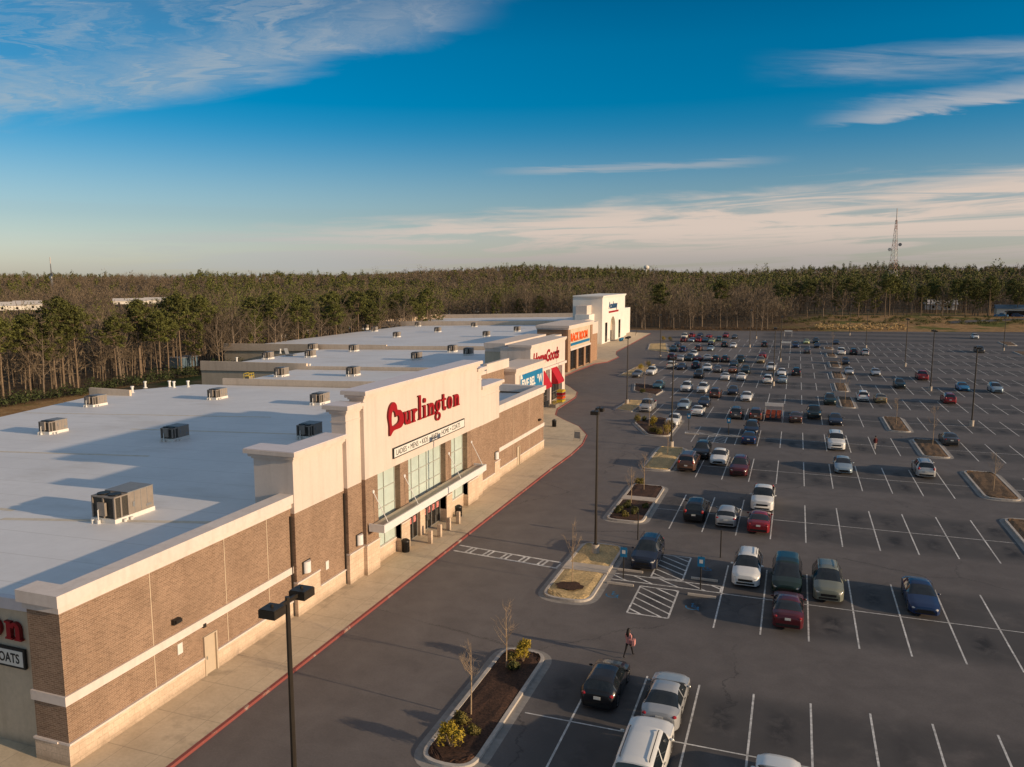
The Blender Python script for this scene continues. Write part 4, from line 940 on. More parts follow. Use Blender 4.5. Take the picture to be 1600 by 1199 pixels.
def lamp_mb(kind, which, sgn, mi=0, mb=None):
    sp = SPEC[kind]; L, Wd = sp['L'], sp['W']/2; mb = mb or MB()
    tall = kind in ('suv', 'big_suv', 'minivan', 'pickup')
    if which == 'head':
        z = interp(sp['belt'], .18) - .03; w_ = Wd*.65
        mb.ball((sgn*w_, .17, z - .03), .2, 10, mi, (.95, .80, .36))
    else:
        z = interp(sp['belt'], L-.25) - .05; w_ = Wd*.79
        mb.ball((sgn*(w_-.03), L-.10, z - (.02 if not tall else .0)), .2, 10, mi, (.62, .50, .42 if not tall else .9))
    return mb
def fittings(kind, key, mb=None, mi=0):
    sp = SPEC[kind]; L, Wd = sp['L'], sp['W']/2; mb = mb or MB(); zb = interp(sp['belt'], .1)
    if key == 'grille': mb.box(-Wd*.50, Wd*.50, -.02, .10, zb-.22, zb-.06, mi); mb.box(-Wd*.62, Wd*.62, -.03, .1, .30, .42, mi)
    if key == 'plate': mb.box(-.17, .17, L-.04, L+.025, .66 if kind != 'sedan' else .70, .80 if kind != 'sedan' else .84, mi)
    if key == 'rear_trim': mb.box(-Wd*.72, Wd*.72, L-.1, L+.02, .30, .46, mi)
    if key == 'rail':
        z = sp['top'][7][1]; rr_ = sp['gh']
        for s_ in (-1, 1): mb.tube([(s_*Wd*.60, rr_[1]+.15, z-.03), (s_*Wd*.60, rr_[1]+.3, z+.035), (s_*Wd*.60, rr_[2]-.25, z+.01), (s_*Wd*.60, rr_[2]-.1, z-.06)], .022, 5, mi)
    return mb
def mirror_mb(kind, s_, mb=None, mi=0):
    sp = SPEC[kind]; Wd = sp['W']/2; x = sp['gh'][0] + .38; z = interp(sp['belt'], x) + .09; mb = mb or MB()
    return mb.ball((s_*(Wd+.07), x, z), .11, 8, mi, (1.0, .5, .62))
def door_seams(kind):
    sp = SPEC[kind]; mb = MB(); Wd = sp['W']/2; cow, rf, rr_, tg = sp['gh']; mp = (rf+rr_)/2; zs = .34
    back = mp + .95 if kind != 'pickup' else 3.55
    for s_ in (-1, 1):
        w_ = s_*(Wd+.002)
        for x in (cow+.25, mp, back):
            zb = interp(sp['belt'], x); mb.tube([(w_, x, zs), (w_, x, zb-.10), (s_*Wd*.972, x, zb+.005)], .009, 4)
        mb.tube([(w_, cow+.25, zs), (w_, back, zs)], .009, 4)
        for x in (mp-.22, back-.22): zb = interp(sp['belt'], x); mb.box(min(w_, w_+s_*.025), max(w_, w_+s_*.025), x-.09, x+.09, zb-.16, zb-.125)
    return mb
def wheel_tyre(R_): 
    mb = MB(); prof = [(-.11, R_*.80), (-.115, R_*.95), (-.07, R_), (.07, R_), (.115, R_*.95), (.11, R_*.80)]; n = 20
    for i in range(n):
        t0, t1 = 2*PI*i/n, 2*PI*(i+1)/n
        for (x0, r0), (x1, r1) in zip(prof, prof[1:]): mb.poly([(x0, r0*math.cos(t0), r0*math.sin(t0)), (x1, r1*math.cos(t0), r1*math.sin(t0)), (x1, r1*math.cos(t1), r1*math.sin(t1)), (x0, r0*math.cos(t1), r0*math.sin(t1))])
    return mb
def wheel_rim(R_):
    mb = MB(); n = 20; r = R_*.72
    for s_ in (-1, 1):
        for i in range(5):
            t = 2*PI*i/5
            a_ = [(s_*.10, .05*math.cos(t+1.2), .05*math.sin(t+1.2)), (s_*.095, r*math.cos(t+.26), r*math.sin(t+.26)), (s_*.095, r*math.cos(t-.26), r*math.sin(t-.26)), (s_*.10, .05*math.cos(t-1.2), .05*math.sin(t-1.2))]
            mb.poly(a_)
        for i in range(n):
            t0, t1 = 2*PI*i/n, 2*PI*(i+1)/n; mb.poly([(s_*.108, r*.9*math.cos(t0), r*.9*math.sin(t0)), (s_*.108, R_*.81*math.cos(t0), R_*.81*math.sin(t0)), (s_*.108, R_*.81*math.cos(t1), R_*.81*math.sin(t1)), (s_*.108, r*.9*math.cos(t1), r*.9*math.sin(t1))])
    return mb
def wheel_hub(R_): return MB().tube([(-.06, 0, 0), (.06, 0, 0)], R_*.82, 20)
OBN = {'sedan': 'sedan', 'hatchback': 'hatchback', 'suv': 'suv', 'big_suv': 'suv', 'minivan': 'minivan', 'pickup': 'pickup_truck'}
CATN = {'sedan': 'car', 'hatchback': 'car', 'suv': 'suv', 'big_suv': 'suv', 'minivan': 'minivan', 'pickup': 'pickup truck'}
def cached(key, fn, mats, smooth=True):
    if key not in MESH: MESH[key] = fn().mesh(key.split('|')[0], mats, smooth)
    return MESH[key]
GROUP_CARS = 'cars parked in the store car park'
def make_car(kind, paint, label, x, y, rz, detail):
    """the nose of the model points along -Y; rz = 180 deg turns it towards +Y"""
    V, faces, nose, tail, xs, sp = GEO[kind]; L, Wd, R_ = sp['L'], sp['W']/2, sp['R']
    V = [(a_, b_ - L/2, c_) for a_, b_, c_ in V]; pm = f'paint_{paint}_car'
    def sh(mb): mb.v = [(a_, b_ - L/2, c_) for a_, b_, c_ in mb.v]; return mb
    if not detail:
        key = f'{OBN[kind]}|far|{kind}|{paint}'
        if key not in MESH:
            mb = MB(); mb.v = list(V)
            for nm, fs_ in faces.items():
                mi = {'body': 0, 'windshield': 1, 'rear_window': 1, 'left': 1, 'right': 1, 'trim': 2, 'bed': 2}[nm]
                mb.f += fs_; mb.mi += [mi]*len(fs_)
            for f in nose + tail: mb.f.append(f); mb.mi.append(0)
            e = MB()
            for s_ in (-1, 1): lamp_mb(kind, 'head', s_, 4, e); lamp_mb(kind, 'tail', s_, 5, e); mirror_mb(kind, s_, e, 0)
            fittings(kind, 'grille', e, 2); fittings(kind, 'plate', e, 6); fittings(kind, 'rear_trim', e, 2)
            if kind in ('suv', 'big_suv'): fittings(kind, 'rail', e, 2)
            for a_ in sp['ax']:
                for s_ in (-1, 1):
                    w_ = wheel_hub(R_); w2 = wheel_tyre(R_)
                    for src, mi in ((w_, 3), (w2, 2)):
                        b_ = len(e.v); e.v += [(s_*(Wd-.125)+p_[0], p_[1]+a_, p_[2]+R_) for p_ in src.v]; e.f += [tuple(b_+i for i in f) for f in src.f]; e.mi += [7 if mi == 2 else 3]*len(src.f)
            sh(e); b_ = len(mb.v); mb.v += e.v; mb.f += [tuple(b_+i for i in f) for f in e.f]; mb.mi += e.mi
            MESH[key] = mb.mesh(OBN[kind], [pm, 'car_glass', 'trim_black', 'rim', 'headlight', 'taillight', 'plate', 'tyre'], True)
        o = link(OBN[kind], MESH[key], None, (x, y, 0), rz); return tag(o, label, CATN[kind], GROUP_CARS)
    t = thing(OBN[kind], label, CATN[kind], (x, y, 0), rz, GROUP_CARS)
    link('body', sub_mesh(f'body|{kind}|{paint}', V, faces['body'] + nose + tail, pm), t)
    link('underbody_trim', sub_mesh(f'underbody_trim|{kind}', V, faces['trim'], 'trim_black'), t)
    link('windshield', sub_mesh(f'windshield|{kind}', V, faces['windshield'], 'car_glass'), t)
    link('rear_window', sub_mesh(f'rear_window|{kind}', V, faces['rear_window'], 'car_glass'), t)
    for s_ in ('left', 'right'): link('side_window', sub_mesh(f'side_window|{kind}|{s_}', V, faces[s_], 'car_glass'), t)
    if faces['bed']: link('load_bed', sub_mesh(f'load_bed|{kind}', V, faces['bed'], 'trim_black'), t)
    for s_ in (-1, 1):
        link('headlight', cached(f'headlight|{kind}|{s_}', lambda: sh(lamp_mb(kind, 'head', s_)), 'headlight'), t)
        link('taillight', cached(f'taillight|{kind}|{s_}', lambda: sh(lamp_mb(kind, 'tail', s_)), 'taillight'), t)
        link('door_mirror', cached(f'door_mirror|{kind}|{s_}|{paint}', lambda: sh(mirror_mb(kind, s_)), pm), t)
    link('grille', cached(f'grille|{kind}', lambda: sh(fittings(kind, 'grille')), 'trim_black'), t)
    link('licence_plate', cached(f'licence_plate|{kind}', lambda: sh(fittings(kind, 'plate')), 'plate'), t)
    link('rear_bumper_trim', cached(f'rear_bumper_trim|{kind}', lambda: sh(fittings(kind, 'rear_trim')), 'trim_black'), t)
    if kind in ('suv', 'big_suv'): link('roof_rail', cached(f'roof_rail|{kind}', lambda: sh(fittings(kind, 'rail')), 'trim_black'), t)
    link('door_seams', cached(f'door_seams|{kind}', lambda: sh(door_seams(kind)), 'trim_black'), t)
    for a_ in sp['ax']:
        for s_ in (-1, 1):
            w_ = link('wheel', cached(f'wheel|{R_}', lambda: wheel_tyre(R_), 'tyre'), t, (s_*(Wd-.125), a_-L/2, R_))
            r_ = link('rim', cached(f'rim|{R_}', lambda: wheel_rim(R_), 'rim', False), w_); link('brake_disc', cached(f'brake_disc|{R_}', lambda: wheel_hub(R_), 'trim_black', False), w_)
    return t
# near cars: kind, paint, pixel of the middle of the lower edge turned to the viewer, which end it shows, label
NEAR = [
 ('hatchback', 'black', -8.35, 35.72, 'R', 'black hatchback parked nose-out beyond the long mulched island, left of a silver sedan'),
 ('sedan', 'silver', -5.2, 34.93, 'R', 'silver sedan right of the black hatchback, its tail to a white boxy suv'),
 ('suv', 'navy', 1003, 893, 'F', 'dark navy suv in the accessible stall beside the striped aisle'),
 ('suv', 'white', 1164, 920, 'F', 'white suv with roof rails and sunroof facing the viewer beside a blue accessible sign'),
 ('minivan', 'dark_green', 1228, 933, 'F', 'very dark green minivan between the white suv and the grey-green suv'),
 ('suv', 'grey_green', 1294, 944, 'F', 'grey-green boxy suv, rightmost of three parked nose-out behind the maroon sedan'),
 ('sedan', 'maroon', 1230, 987, 'R', 'dark maroon sedan tail-on in front of the dark green minivan'),
 ('sedan', 'blue', 1445, 966, 'F', 'deep blue sedan standing alone in its row, facing the viewer'),
 ('suv', 'black', 1083, 818, 'R', 'black suv tail-on beside a mulched island with green shrubs'),
 ('hatchback', 'silver', 1133, 826, 'R', 'silver hatchback tail-on between a black suv and a red sedan'),
 ('pickup', 'white', 1190, 801, 'F', 'white pickup nose to nose behind the bright red sedan'),
 ('sedan', 'red', 1184, 836, 'R', 'bright red sedan tail-on in front of the white pickup'),
 ('big_suv', 'brown', 1071, 738, 'R', 'large dark brown suv tail-on beside a straw-coloured island with lamp post'),
 ('suv', 'black', 1093, 719, 'F', 'black suv almost hidden behind the large dark brown suv'),
 ('sedan', 'white', 1121, 728, 'F', 'white sedan facing the viewer between dark suv and red suv'),
 ('suv', 'maroon', 1153, 746, 'F', 'dark red suv facing the viewer right of the white sedan'),
 ('sedan', 'pale_blue', 1318, 742, 'F', 'pale blue-grey sedan standing alone, facing the viewer, long shadow to its left'),
 ('suv', 'silver', 1447, 748, 'R', 'pale silver suv tail-on near the right-hand mulched island'),
 ('suv', 'navy', 1173, 682, 'F', 'dark navy suv nose to nose with a blue sedan near an accessible sign'),
 ('sedan', 'blue', 1169, 696, 'R', 'dark blue sedan tail-on in front of the navy suv'),
 ('big_suv', 'white', 1307, 705, 'F', 'tall white suv facing the viewer with empty stalls on both sides'),
 ('sedan', 'dark_grey', 1487, 698, 'R', 'dark grey sedan beside the mulched island with a thin bare tree'),
 ('hatchback', 'white', 1049, 667, 'F', 'small white hatchback beside the island of yellow shrubs'),
 ('pickup', 'silver', 1007, 645, 'F', 'silver pickup beside the dry-grass island with a lamp post'),
 ('sedan', 'pale_blue', 1066, 641, 'F', 'silver-blue sedan with its windshield to the viewer behind the small white hatchback'),
 ('sedan', 'white', 1088, 651, 'R', 'white sedan tail-on in front of a navy sedan'),
 ('sedan', 'navy', 1098, 637, 'F', 'navy sedan half hidden behind a white sedan'),
 ('suv', 'dark_grey', 1149, 656, 'R', 'dark grey suv tail-on, left of a dark brown suv'),
 ('suv', 'brown', 1180, 658, 'R', 'dark brown suv tail-on left of the cart corral full of red carts'),
 ('sedan', 'brown', 1243, 662, 'R', 'brownish sedan tail-on right of the cart corral full of red carts'),
 ('pickup', 'dark_teal', 1272, 656, 'F', 'dark teal pickup facing the viewer right of a brownish sedan'),
 ('sedan', 'navy', 1306, 666, 'F', 'navy sedan facing the viewer with mulched island behind it'),
]
R180 = PI
for kind, paint, px_, py_, end, lab in NEAR:
    X_, Y_ = (px_, py_) if isinstance(px_, float) else g(px_, py_)
    make_car(kind, paint, lab, X_, Y_ + SPEC[kind]['L']/2, R180 if end == 'R' else 0.0, True)
make_car('big_suv', 'white', 'white boxy suv behind the silver sedan, cut off by the lower picture edge', -5.36, 31.9, R180, True)
make_car('sedan', 'white', 'white sedan of which only hood and roof show at the lower picture edge', 0.15, 31.55, R180, True)
# farther cars, every one its own object with its own label
FAR = [('suv','dark_green',1297,634,'F'),('sedan','teal',1026,609,'F'),('suv','white',1070,613,'F'),('suv','white',1096,615,'F'),('suv','brown',1116,623,'R'),('sedan','navy',1144,618,'F'),('sedan','white',1165,628,'F'),
 ('suv','white',1015,587,'F'),('sedan','grey',998,591,'F'),('minivan','cream',1047,577,'R'),('sedan','navy',1063,579,'F'),('suv','black',1090,592,'F'),('suv','navy',1086,577,'R'),('sedan','white',1103,580,'F'),('sedan','grey',1120,583,'R'),('sedan','white',1132,595,'R'),
 ('sedan','copper',1144,584,'R'),('suv','dark_teal',1164,585,'F'),('sedan','white',1157,595,'R'),('suv','white',1199,600,'R'),('suv','white',1204,580,'F'),('sedan','white',1221,588,'F'),('sedan','pale_blue',1222,600,'R'),('suv','black',1244,588,'R'),
 ('suv','maroon',1048,563,'R'),('sedan','silver',1062,565,'R'),('suv','dark_teal',1074,565,'F'),('suv','white',1082,559,'F'),('sedan','maroon',1085,565,'R'),('sedan','silver',1100,564,'R'),('suv','black',1117,567,'R'),('suv','black',1132,567,'R'),('pickup','dark_teal',1156,568,'F'),('sedan','dark_teal',1146,574,'F'),
 ('sedan','red',1191,560,'R'),('sedan','tan',1188,568,'F'),('suv','black',1194,543,'R'),('suv','blue',1243,544,'F'),('sedan','pale_green',1260,538,'F'),('suv','dark_teal',1275,537,'F'),('sedan','navy',1277,544,'F'),('sedan','dark_grey',1261,553,'R'),('sedan','navy',1307,539,'F'),
 ('pickup','white',1315,555,'R'),('suv','black',1334,555,'R'),('suv','silver',1352,556,'R'),('suv','navy',1321,571,'F'),('sedan','silver',1327,586,'F'),('sedan','silver',1369,588,'F'),('pickup','red',1443,595,'R'),('suv','dark_teal',1407,608,'F'),('sedan','bright_blue',1507,612,'F'),('suv','pale_blue',1559,615,'F'),
 ('suv','white',1349,628,'R'),('sedan','tan',1377,631,'R'),('suv','red',1485,632,'R'),('suv','white',1525,530,'F'),('pickup','dark_grey',1533,552,'F'),
 ('minivan','cream',1068,529,'F'),('suv','maroon',1067,535,'R'),('suv','red',1080,528,'R'),('sedan','pale_blue',1080,535,'F'),('suv','red',1087,535,'R'),('sedan','navy',1093,527,'F'),('sedan','teal',1099,535,'F'),('sedan','red',1107,529,'R'),('sedan','pale_green',1108,536,'F'),('sedan','black',1110,541,'R'),
 ('suv','brown',1090,549,'R'),('sedan','pale_blue',1109,549,'F'),('suv','teal',1123,534,'R'),('suv','red',1133,528,'F'),('sedan','dark_grey',1147,530,'F'),('suv','dark_teal',1131,543,'R'),('sedan','white',1145,544,'F'),('sedan','navy',1057,543,'R'),('suv','teal',1050,550,'F'),('suv','blue',1066,551,'R')]
ORD = ['first','second','third','fourth','fifth','sixth','seventh','eighth','ninth','tenth','eleventh','twelfth','thirteenth','fourteenth','fifteenth']
CNAME = dict(pale_blue='pale blue', dark_teal='dark teal', dark_green='dark green', bright_blue='bright blue', dark_grey='dark grey', pale_green='pale green', grey_green='grey-green')
bydata = []
for kind, paint, px_, py_, end in FAR:
    X_, Y_ = g(px_, py_); L_ = SPEC[kind]['L']; bydata.append([kind, paint, X_, Y_ + L_/2, end])
# keep neighbours from touching: push along the bay until bays are free
placed = []
for e in bydata:
    for _ in range(12):
        hit = [p_ for p_ in placed if abs(p_[2]-e[2]) < 2.05 and abs(p_[3]-e[3]) < 5.3]
        if not hit: break
        p_ = hit[0]
        if abs(p_[2]-e[2]) > 1.0: e[2] = p_[2] + math.copysign(2.1, e[2]-p_[2])
        else: e[3] = p_[3] + math.copysign(5.4, e[3]-p_[3])
    placed.append(e)
def word(c_): return CNAME.get(c_, c_)
def kname(kd): return {'big_suv': 'suv', 'pickup': 'pickup'}.get(kd, kd)
used = {}
for e in placed:
    kind, paint, X_, Y_, end = e
    near_ = sorted((q_ for q_ in placed if q_ is not e), key=lambda q_: (abs(q_[2]-X_) + abs(q_[3]-Y_)*0.7))[:3]
    def rel(q_):
        ddx, ddy = X_ - q_[2], Y_ - q_[3]
        if abs(ddy) < 3: return 'right of' if ddx > 0 else 'left of'
        return 'behind' if ddy > 0 else 'before'
    view = 'nose-on' if end == 'F' else 'tail-on'
    lab = f"{word(paint)} {kname(kind)} {view}, {rel(near_[0])} {word(near_[0][1])} {kname(near_[0][0])}, {rel(near_[1])} {word(near_[1][1])} {kname(near_[1][0])}"
    if lab in used: lab = f"{word(paint)} {kname(kind)} {view}, {rel(near_[0])} {word(near_[0][1])} {kname(near_[0][0])}, {rel(near_[2])} {word(near_[2][1])} {kname(near_[2][0])}"
    used[lab] = 1
    make_car(kind, paint, lab, X_, Y_, R180 if end == 'R' else 0.0, False)
# ------------------------------------------------------------------ kerbed islands
def island(pts, bed, label, r=1.4, path=None):
    L = round_loop(ccw(pts), r, 7)
    t = thing('traffic_island', label, 'traffic island', (0, 0, 0), 0, 'kerbed islands of the car park')
    g1 = inset(L, 0.42); g2 = inset(L, 0.62)
    mb = MB(); n = len(L)
    for i in range(n):
        j = (i+1) % n; mb.poly([(*L[i], 0.006), (*L[j], 0.006), (*g1[j], 0.006), (*g1[i], 0.006)])
    mb.build('gutter', 'gutter', t)
    MB().ring(g1, g2, 0.0, 0.155).build('kerb', 'kerb', t)
    bm_ = bmesh.new(); vs = [bm_.verts.new((x, y, 0.12)) for x, y in g2]; f = bm_.faces.new(vs)
    bmesh.ops.triangulate(bm_, faces=[f]); bmesh.ops.subdivide_edges(bm_, edges=bm_.edges[:], cuts=5, use_grid_fill=True)
    cx_ = sum(p_[0] for p_ in g2)/n; cy_ = sum(p_[1] for p_ in g2)/n
    rn = random.Random(int(abs(cx_*31+cy_*7)))
    ed = {v for e in bm_.edges if e.is_boundary for v in e.verts}
    for v in bm_.verts:
        if v not in ed: v.co.z += rn.uniform(0.0, 0.07) + 0.03
    me = bpy.data.meshes.new('bed'); bm_.to_mesh(me); bm_.free(); me.materials.append(M[bed]); link('planting_bed', me, t)
    if path: MB().box(*path, 0.09, 0.232).build('crossing_path', 'concrete_pale', t)
    return t
def rect(x0, x1, y0, y1): return [(x0, y0), (x1, y0), (x1, y1), (x0, y1)]
island(rect(-15.35, -11.85, 28.7, 41.0), 'mulch', 'long mulched island with two yellow shrubs and two thin bare trees, nearest the viewer', 1.7)
island(rect(-15.65, -11.45, 47.7, 60.2), 'dry_grass', 'dry grass island cut by a concrete path at the end of the crosswalk', 1.8, (-15.2, -11.9, 53.35, 54.75))
island(rect(-15.4, -11.25, 65.8, 79.4), 'mulch', 'mulched island split by a path, with green shrubs, beside the black suv', 1.5, (-14.95, -11.7, 72.7, 74.0))
island(rect(-15.8, -11.75, 85.2, 98.6), 'dry_grass', 'dry grass island with lamp post beside the large dark brown suv', 1.6)
island([(-18.3, 104.2), (-14.8, 104.4), (-14.8, 118.6), (-19.2, 119.2), (-22.2, 113.8)], 'mulch', 'wedge-shaped island full of yellow-green shrubs left of the small white hatchback', 1.5)
island([(-27.2, 123.4), (-23.2, 121.8), (-23.0, 134.6), (-26.8, 134.2)], 'dry_grass', 'dry grass island with lamp post left of the silver pickup', 1.4)
island([(-28.2, 144.8), (-22.6, 140.4), (-22.2, 147.5), (-24.6, 154.2), (-30.2, 156.0)], 'mulch', 'dark mulched island left of the teal sedan', 1.5)
island([(-35.8, 166.4), (-30.2, 165.8), (-31.6, 191.8), (-35.4, 184)], 'dry_grass', 'dry grass island with yellow shrubs near the white tower store', 1.5)
island([(-40.4, 228), (-32.6, 222), (-38.2, 254), (-43.6, 250)], 'dry_grass', 'farthest dry grass island on the left, before the white tower', 1.5)
island(rect(12.5, 16.0, 118.4, 131.2), 'straw_mulch', 'mulched island right of centre, behind the tall white suv row', 1.4)
island(rect(14.5, 18.3, 102.5, 114.2), 'straw_mulch', 'mulched island with a thin tree beside the dark grey sedan', 1.5)
island(rect(17.5, 21.5, 84.6, 97.2), 'straw_mulch', 'bare mulched island nearest the right picture edge, seen whole', 1.7)
island(rect(17.5, 21.5, 65.4, 78.9), 'straw_mulch', 'mulched island cut off by the right picture edge', 1.7)
for (x0, x1, y0, y1), lab in (((7.1, 10.2, 137.6, 150.6), 'dark mulched island right of the dark green suv'), ((7.2, 10.2, 157.2, 170), 'small mulched island second behind the dark green suv'),
    ((7.4, 10.5, 176.8, 190.4), 'small mulched island third behind the dark green suv'), ((7.7, 10.8, 198.8, 213.2), 'small mulched island beside the far navy suv'),
    ((7.8, 11, 224.4, 236.4), 'small mulched island near the far white pickup'), ((7.8, 11, 247.6, 257), 'last small mulched island of the middle column, near the grass bank')):
    island(rect(x0, x1, y0, y1), 'straw_mulch', lab, 1.2)
island([(60.8, 280), (64.8, 281), (66.5, 296), (62, 297)], 'straw_mulch', 'far right mulched island by the car park exit', 1.3)
island([(57.4, 246.5), (62.6, 247.2), (63, 260), (58, 259.6)], 'straw_mulch', 'far right mulched island with a lamp post on its corner', 1.3)
o = MB(); o.poly([(-13.75+.95*math.cos(t*PI/9)*(1+.12*math.sin(t*2.3)), 50.2+.75*math.sin(t*PI/9)*(1+.15*math.cos(t*1.7)), 0.262) for t in range(18)]); mr = o.build('mulch_ring', 'mulch'); tag(mr, 'dark mulch ring round the thin tree on the dry grass island', 'mulch')

# ------------------------------------------------------------------ lamp posts
def lamp_proto(n_heads):
    t = thing('lamp_post', 'x', 'lamp post', (0, 0, 0), 0, 'lamp posts of the car park')
    MB().cyl(0, 0, 0, 0.85, 0.30, 20).build('concrete_base', 'concrete_pale', t, True)
    mb = MB(); mb.box(-.18, .18, -.18, .18, .85, .89); mb.tube([(0, 0, .89), (0, 0, 11.35)], [.105, .075], 8); mb.build('pole', 'bronze_metal', t)
    for i in range(n_heads):
        s_ = (-1, 1)[i]
        a_ = MB(); a_.box(s_*.07 if s_ > 0 else -.48, .48 if s_ > 0 else -.07, -.045, .045, 11.14, 11.26); a_.build('arm', 'bronze_metal', t)
        h_ = MB(); x0, x1 = (s_*.48, s_*1.05) if s_ > 0 else (-1.05, -.48)
        h_.box(x0, x1, -.29, .29, 11.05, 11.30); h_.box(x0+.02, x1-.02, -.27, .27, 11.30, 11.33); h_.cyl((x0+x1)/2, 0, 11.33, 11.42, .045, 8); hd = h_.build('lamp_head', 'bronze_metal', t)
        MB().box(x0+.05, x1-.05, -.24, .24, 11.035, 11.05).build('lens', 'glass_frosted', hd)
    return t
LP = [((-14.48, 19.8), 0.0, 'lamp post nearest the viewer, cut off below, two lamp heads'), ((-13.7, 57.4), 0.0, 'lamp post on the dry grass island at the crosswalk'), ((-13.95, 98.0), 0.0, 'lamp post on the dry grass island behind the large dark brown suv'),
 ((-26.0, 129.8), 0.0, 'lamp post on the dry grass island beside the silver pickup'), ((24.3, 127.2), 0.0, 'lamp post in the empty stalls right of the straw mulched islands'), ((24.2, 164.4), 0.1, 'lamp post beside the red pickup'),
 ((24.8, 207.5), 0.0, 'lamp post in the empty middle distance behind the silver sedan'), ((20.0, 258), 0.0, 'slim far lamp post above the silver suv'), ((-3.65, 161.9), 0.0, 'lamp post among the white cars at the middle of the lot'), ((-3.3, 209.6), 0.0, 'lamp post behind the middle white suv, beside the far corral'),
 ((-33.0, 207.3), 0.2, 'lamp post on the left before the brick store, white base'), ((-12.8, 248.6), 0.0, 'far lamp post right of the crowd of cars'), ((-12.6, 284), 0.0, 'farthest lamp post of the crowd side, by the grass'), ((56.6, 262), 0.0, 'lamp post by the far right exit island'), ((18.5, 312), 0.0, 'lamp post at the far edge before the grass bank'), ((-54.0, 284), 0.4, 'lamp post in front of the white tower store')]
lp2 = lamp_proto(2)
for i, ((x, y), rz, lab) in enumerate(LP):
    o = lp2 if i == 0 else copy_thing(lp2)
    o.location = (x, y, 0.0); o.rotation_euler.z = PI/2 + rz; o['label'] = lab

# ------------------------------------------------------------------ accessible-parking signs, wheel stops, bollards, bins
def sign_post(x, y, label, first=[None]):
    if first[0] is None:
        t = thing('parking_sign', label, 'sign', (x, y, 0), 0, 'accessible parking signs')
        MB().tube([(0, 0, 0), (0, 0, 2.35)], .045, 8).build('post', 'black_metal', t)
        o = MB().box(-.24, .24, -.06, -.04, 1.62, 2.32).build('sign_panel', 'sign_blue', t)
        mb = MB(); mb.box(-.12, .12, -.066, -.0605, 1.86, 2.12); mb.build('white_symbol', 'sign_white', o)
        first[0] = t; return t
    return copy_thing(first[0], (x, y, 0), 0, label)
sign_post(-10.68, 53.3, 'blue accessible sign in front of the dark navy suv'); sign_post(-5.33, 53.2, 'blue accessible sign left of the white suv with sunroof')
sign_post(-13.4, 110.6, 'blue accessible sign by the island of yellow-green shrubs'); sign_post(-7.9, 108.9, 'blue accessible sign beside the dark blue sedan')
for x, y, rz, lab in ((-11.3, 62.0, 0.0, 'thin black post behind the dark navy suv'), (-4.6, 60.0, 0.0, 'thin black post behind the empty accessible stall')):
    t = thing('post', lab, 'post', (x, y, 0)); MB().tube([(0, 0, 0), (0, 0, 2.2)], .05, 8).build('shaft', 'black_metal', t); MB().box(-.03, .03, -.12, .12, 1.7, 2.2).build('sign_panel', 'black_metal', t)
stops = [(-10.65, 52.15, 'wheel stop of the empty accessible stall by the path'), (-5.1, 51.95, 'wheel stop in the shade near the lower accessible stall'), (-5.25, 54.95, 'wheel stop of the empty accessible stall left of the white suv'), (-10.5, 54.85, 'wheel stop before the dark navy suv'), (-12.6, 107.6, 'wheel stop by the yellow-green shrub island'), (-7.3, 107.4, 'wheel stop beside the dark blue sedan')]
ws = None
for x, y, lab in stops:
    if ws is None:
        mb = MB(); mb.v = []; P = [(-.07, .13), (.07, .13), (.10, 0.0), (-.10, 0.0)]
        for xx in (-.92, .92): mb.v += [(xx, a_, b_) for a_, b_ in P]
        mb.f = [(0, 1, 5, 4), (1, 2, 6, 5), (3, 0, 4, 7), (0, 3, 2, 1), (4, 5, 6, 7)]; mb.mi = [0]*5; ws = mb.build('wheel_stop', 'concrete_pale'); o = ws
        tag(o, lab, 'wheel stop', 'concrete wheel stops')
    else: o = copy_thing(ws, label=lab)
    o.location = (x, y, 0.004)
for (x, y), lab in zip(((-26.6, 55.15), (-26.57, 56.85), (-26.6, 58.7), (-26.56, 60.6)), ('tan bollard nearest the green bin before the entrance', 'second tan bollard from the near green bin', 'third tan bollard from the near green bin', 'tan bollard nearest the farther black bin')):
    mb = MB(); mb.box(-.15, .15, -.15, .15, 0, 1.0); mb.box(-.13, .13, -.13, .13, 1.0, 1.05); o = mb.build('bollard', 'stone', None, False, (x, y, .15)); tag(o, lab, 'bollard', 'tan bollards before the entrance')
def bin_(x, y, label, first=[None]):
    if first[0]: return copy_thing(first[0], (x, y, .15), 0, label)
    t = thing('litter_bin', label, 'bin', (x, y, .15), 0, 'litter bins on the pavement'); first[0] = t
    mb = MB(); mb.cyl(0, 0, 0, .06, .27, 16)
    for i in range(18): a_ = 2*PI*i/18; mb.tube([(.28*math.cos(a_), .28*math.sin(a_), .04), (.30*math.cos(a_), .30*math.sin(a_), .85)], .022, 4)
    mb.build('slatted_body', 'black_metal', t); MB().cyl(0, 0, .05, .84, .25, 14).build('liner', 'trim_black', t)
    mb = MB(); mb.tube([(0, 0, .85), (0, 0, .92), (0, 0, 1.05)], [.34, .32, .12], 16); mb.build('lid', 'black_metal', t, True); return t
bin_(-27.55, 52.75, 'dark green slatted bin beside the near end of the entrance canopy'); bin_(-27.35, 62.5, 'black bin at the far end of the entrance canopy'); bin_(-31.5, 105.9, 'dark bin on the pavement beyond the store corner')
t = thing('ash_column', 'slim pale column beside the dark green bin at the entrance', 'column', (-28.2, 52.95, .15)); MB().cyl(0, 0, 0, 1.5, .11, 12).build('shaft', 'concrete_pale', t, True); MB().box(-.2, .2, -.2, .2, 0, .08).build('foot', 'concrete_pale', t); MB().box(-.45, -.12, -.3, .3, 0, .95).build('cabinet', 'unit_grey', t)
t = thing('pavement_sign', 'grey framed sign stand on the pavement tip', 'sign', (-25.9, 97.6, .15))
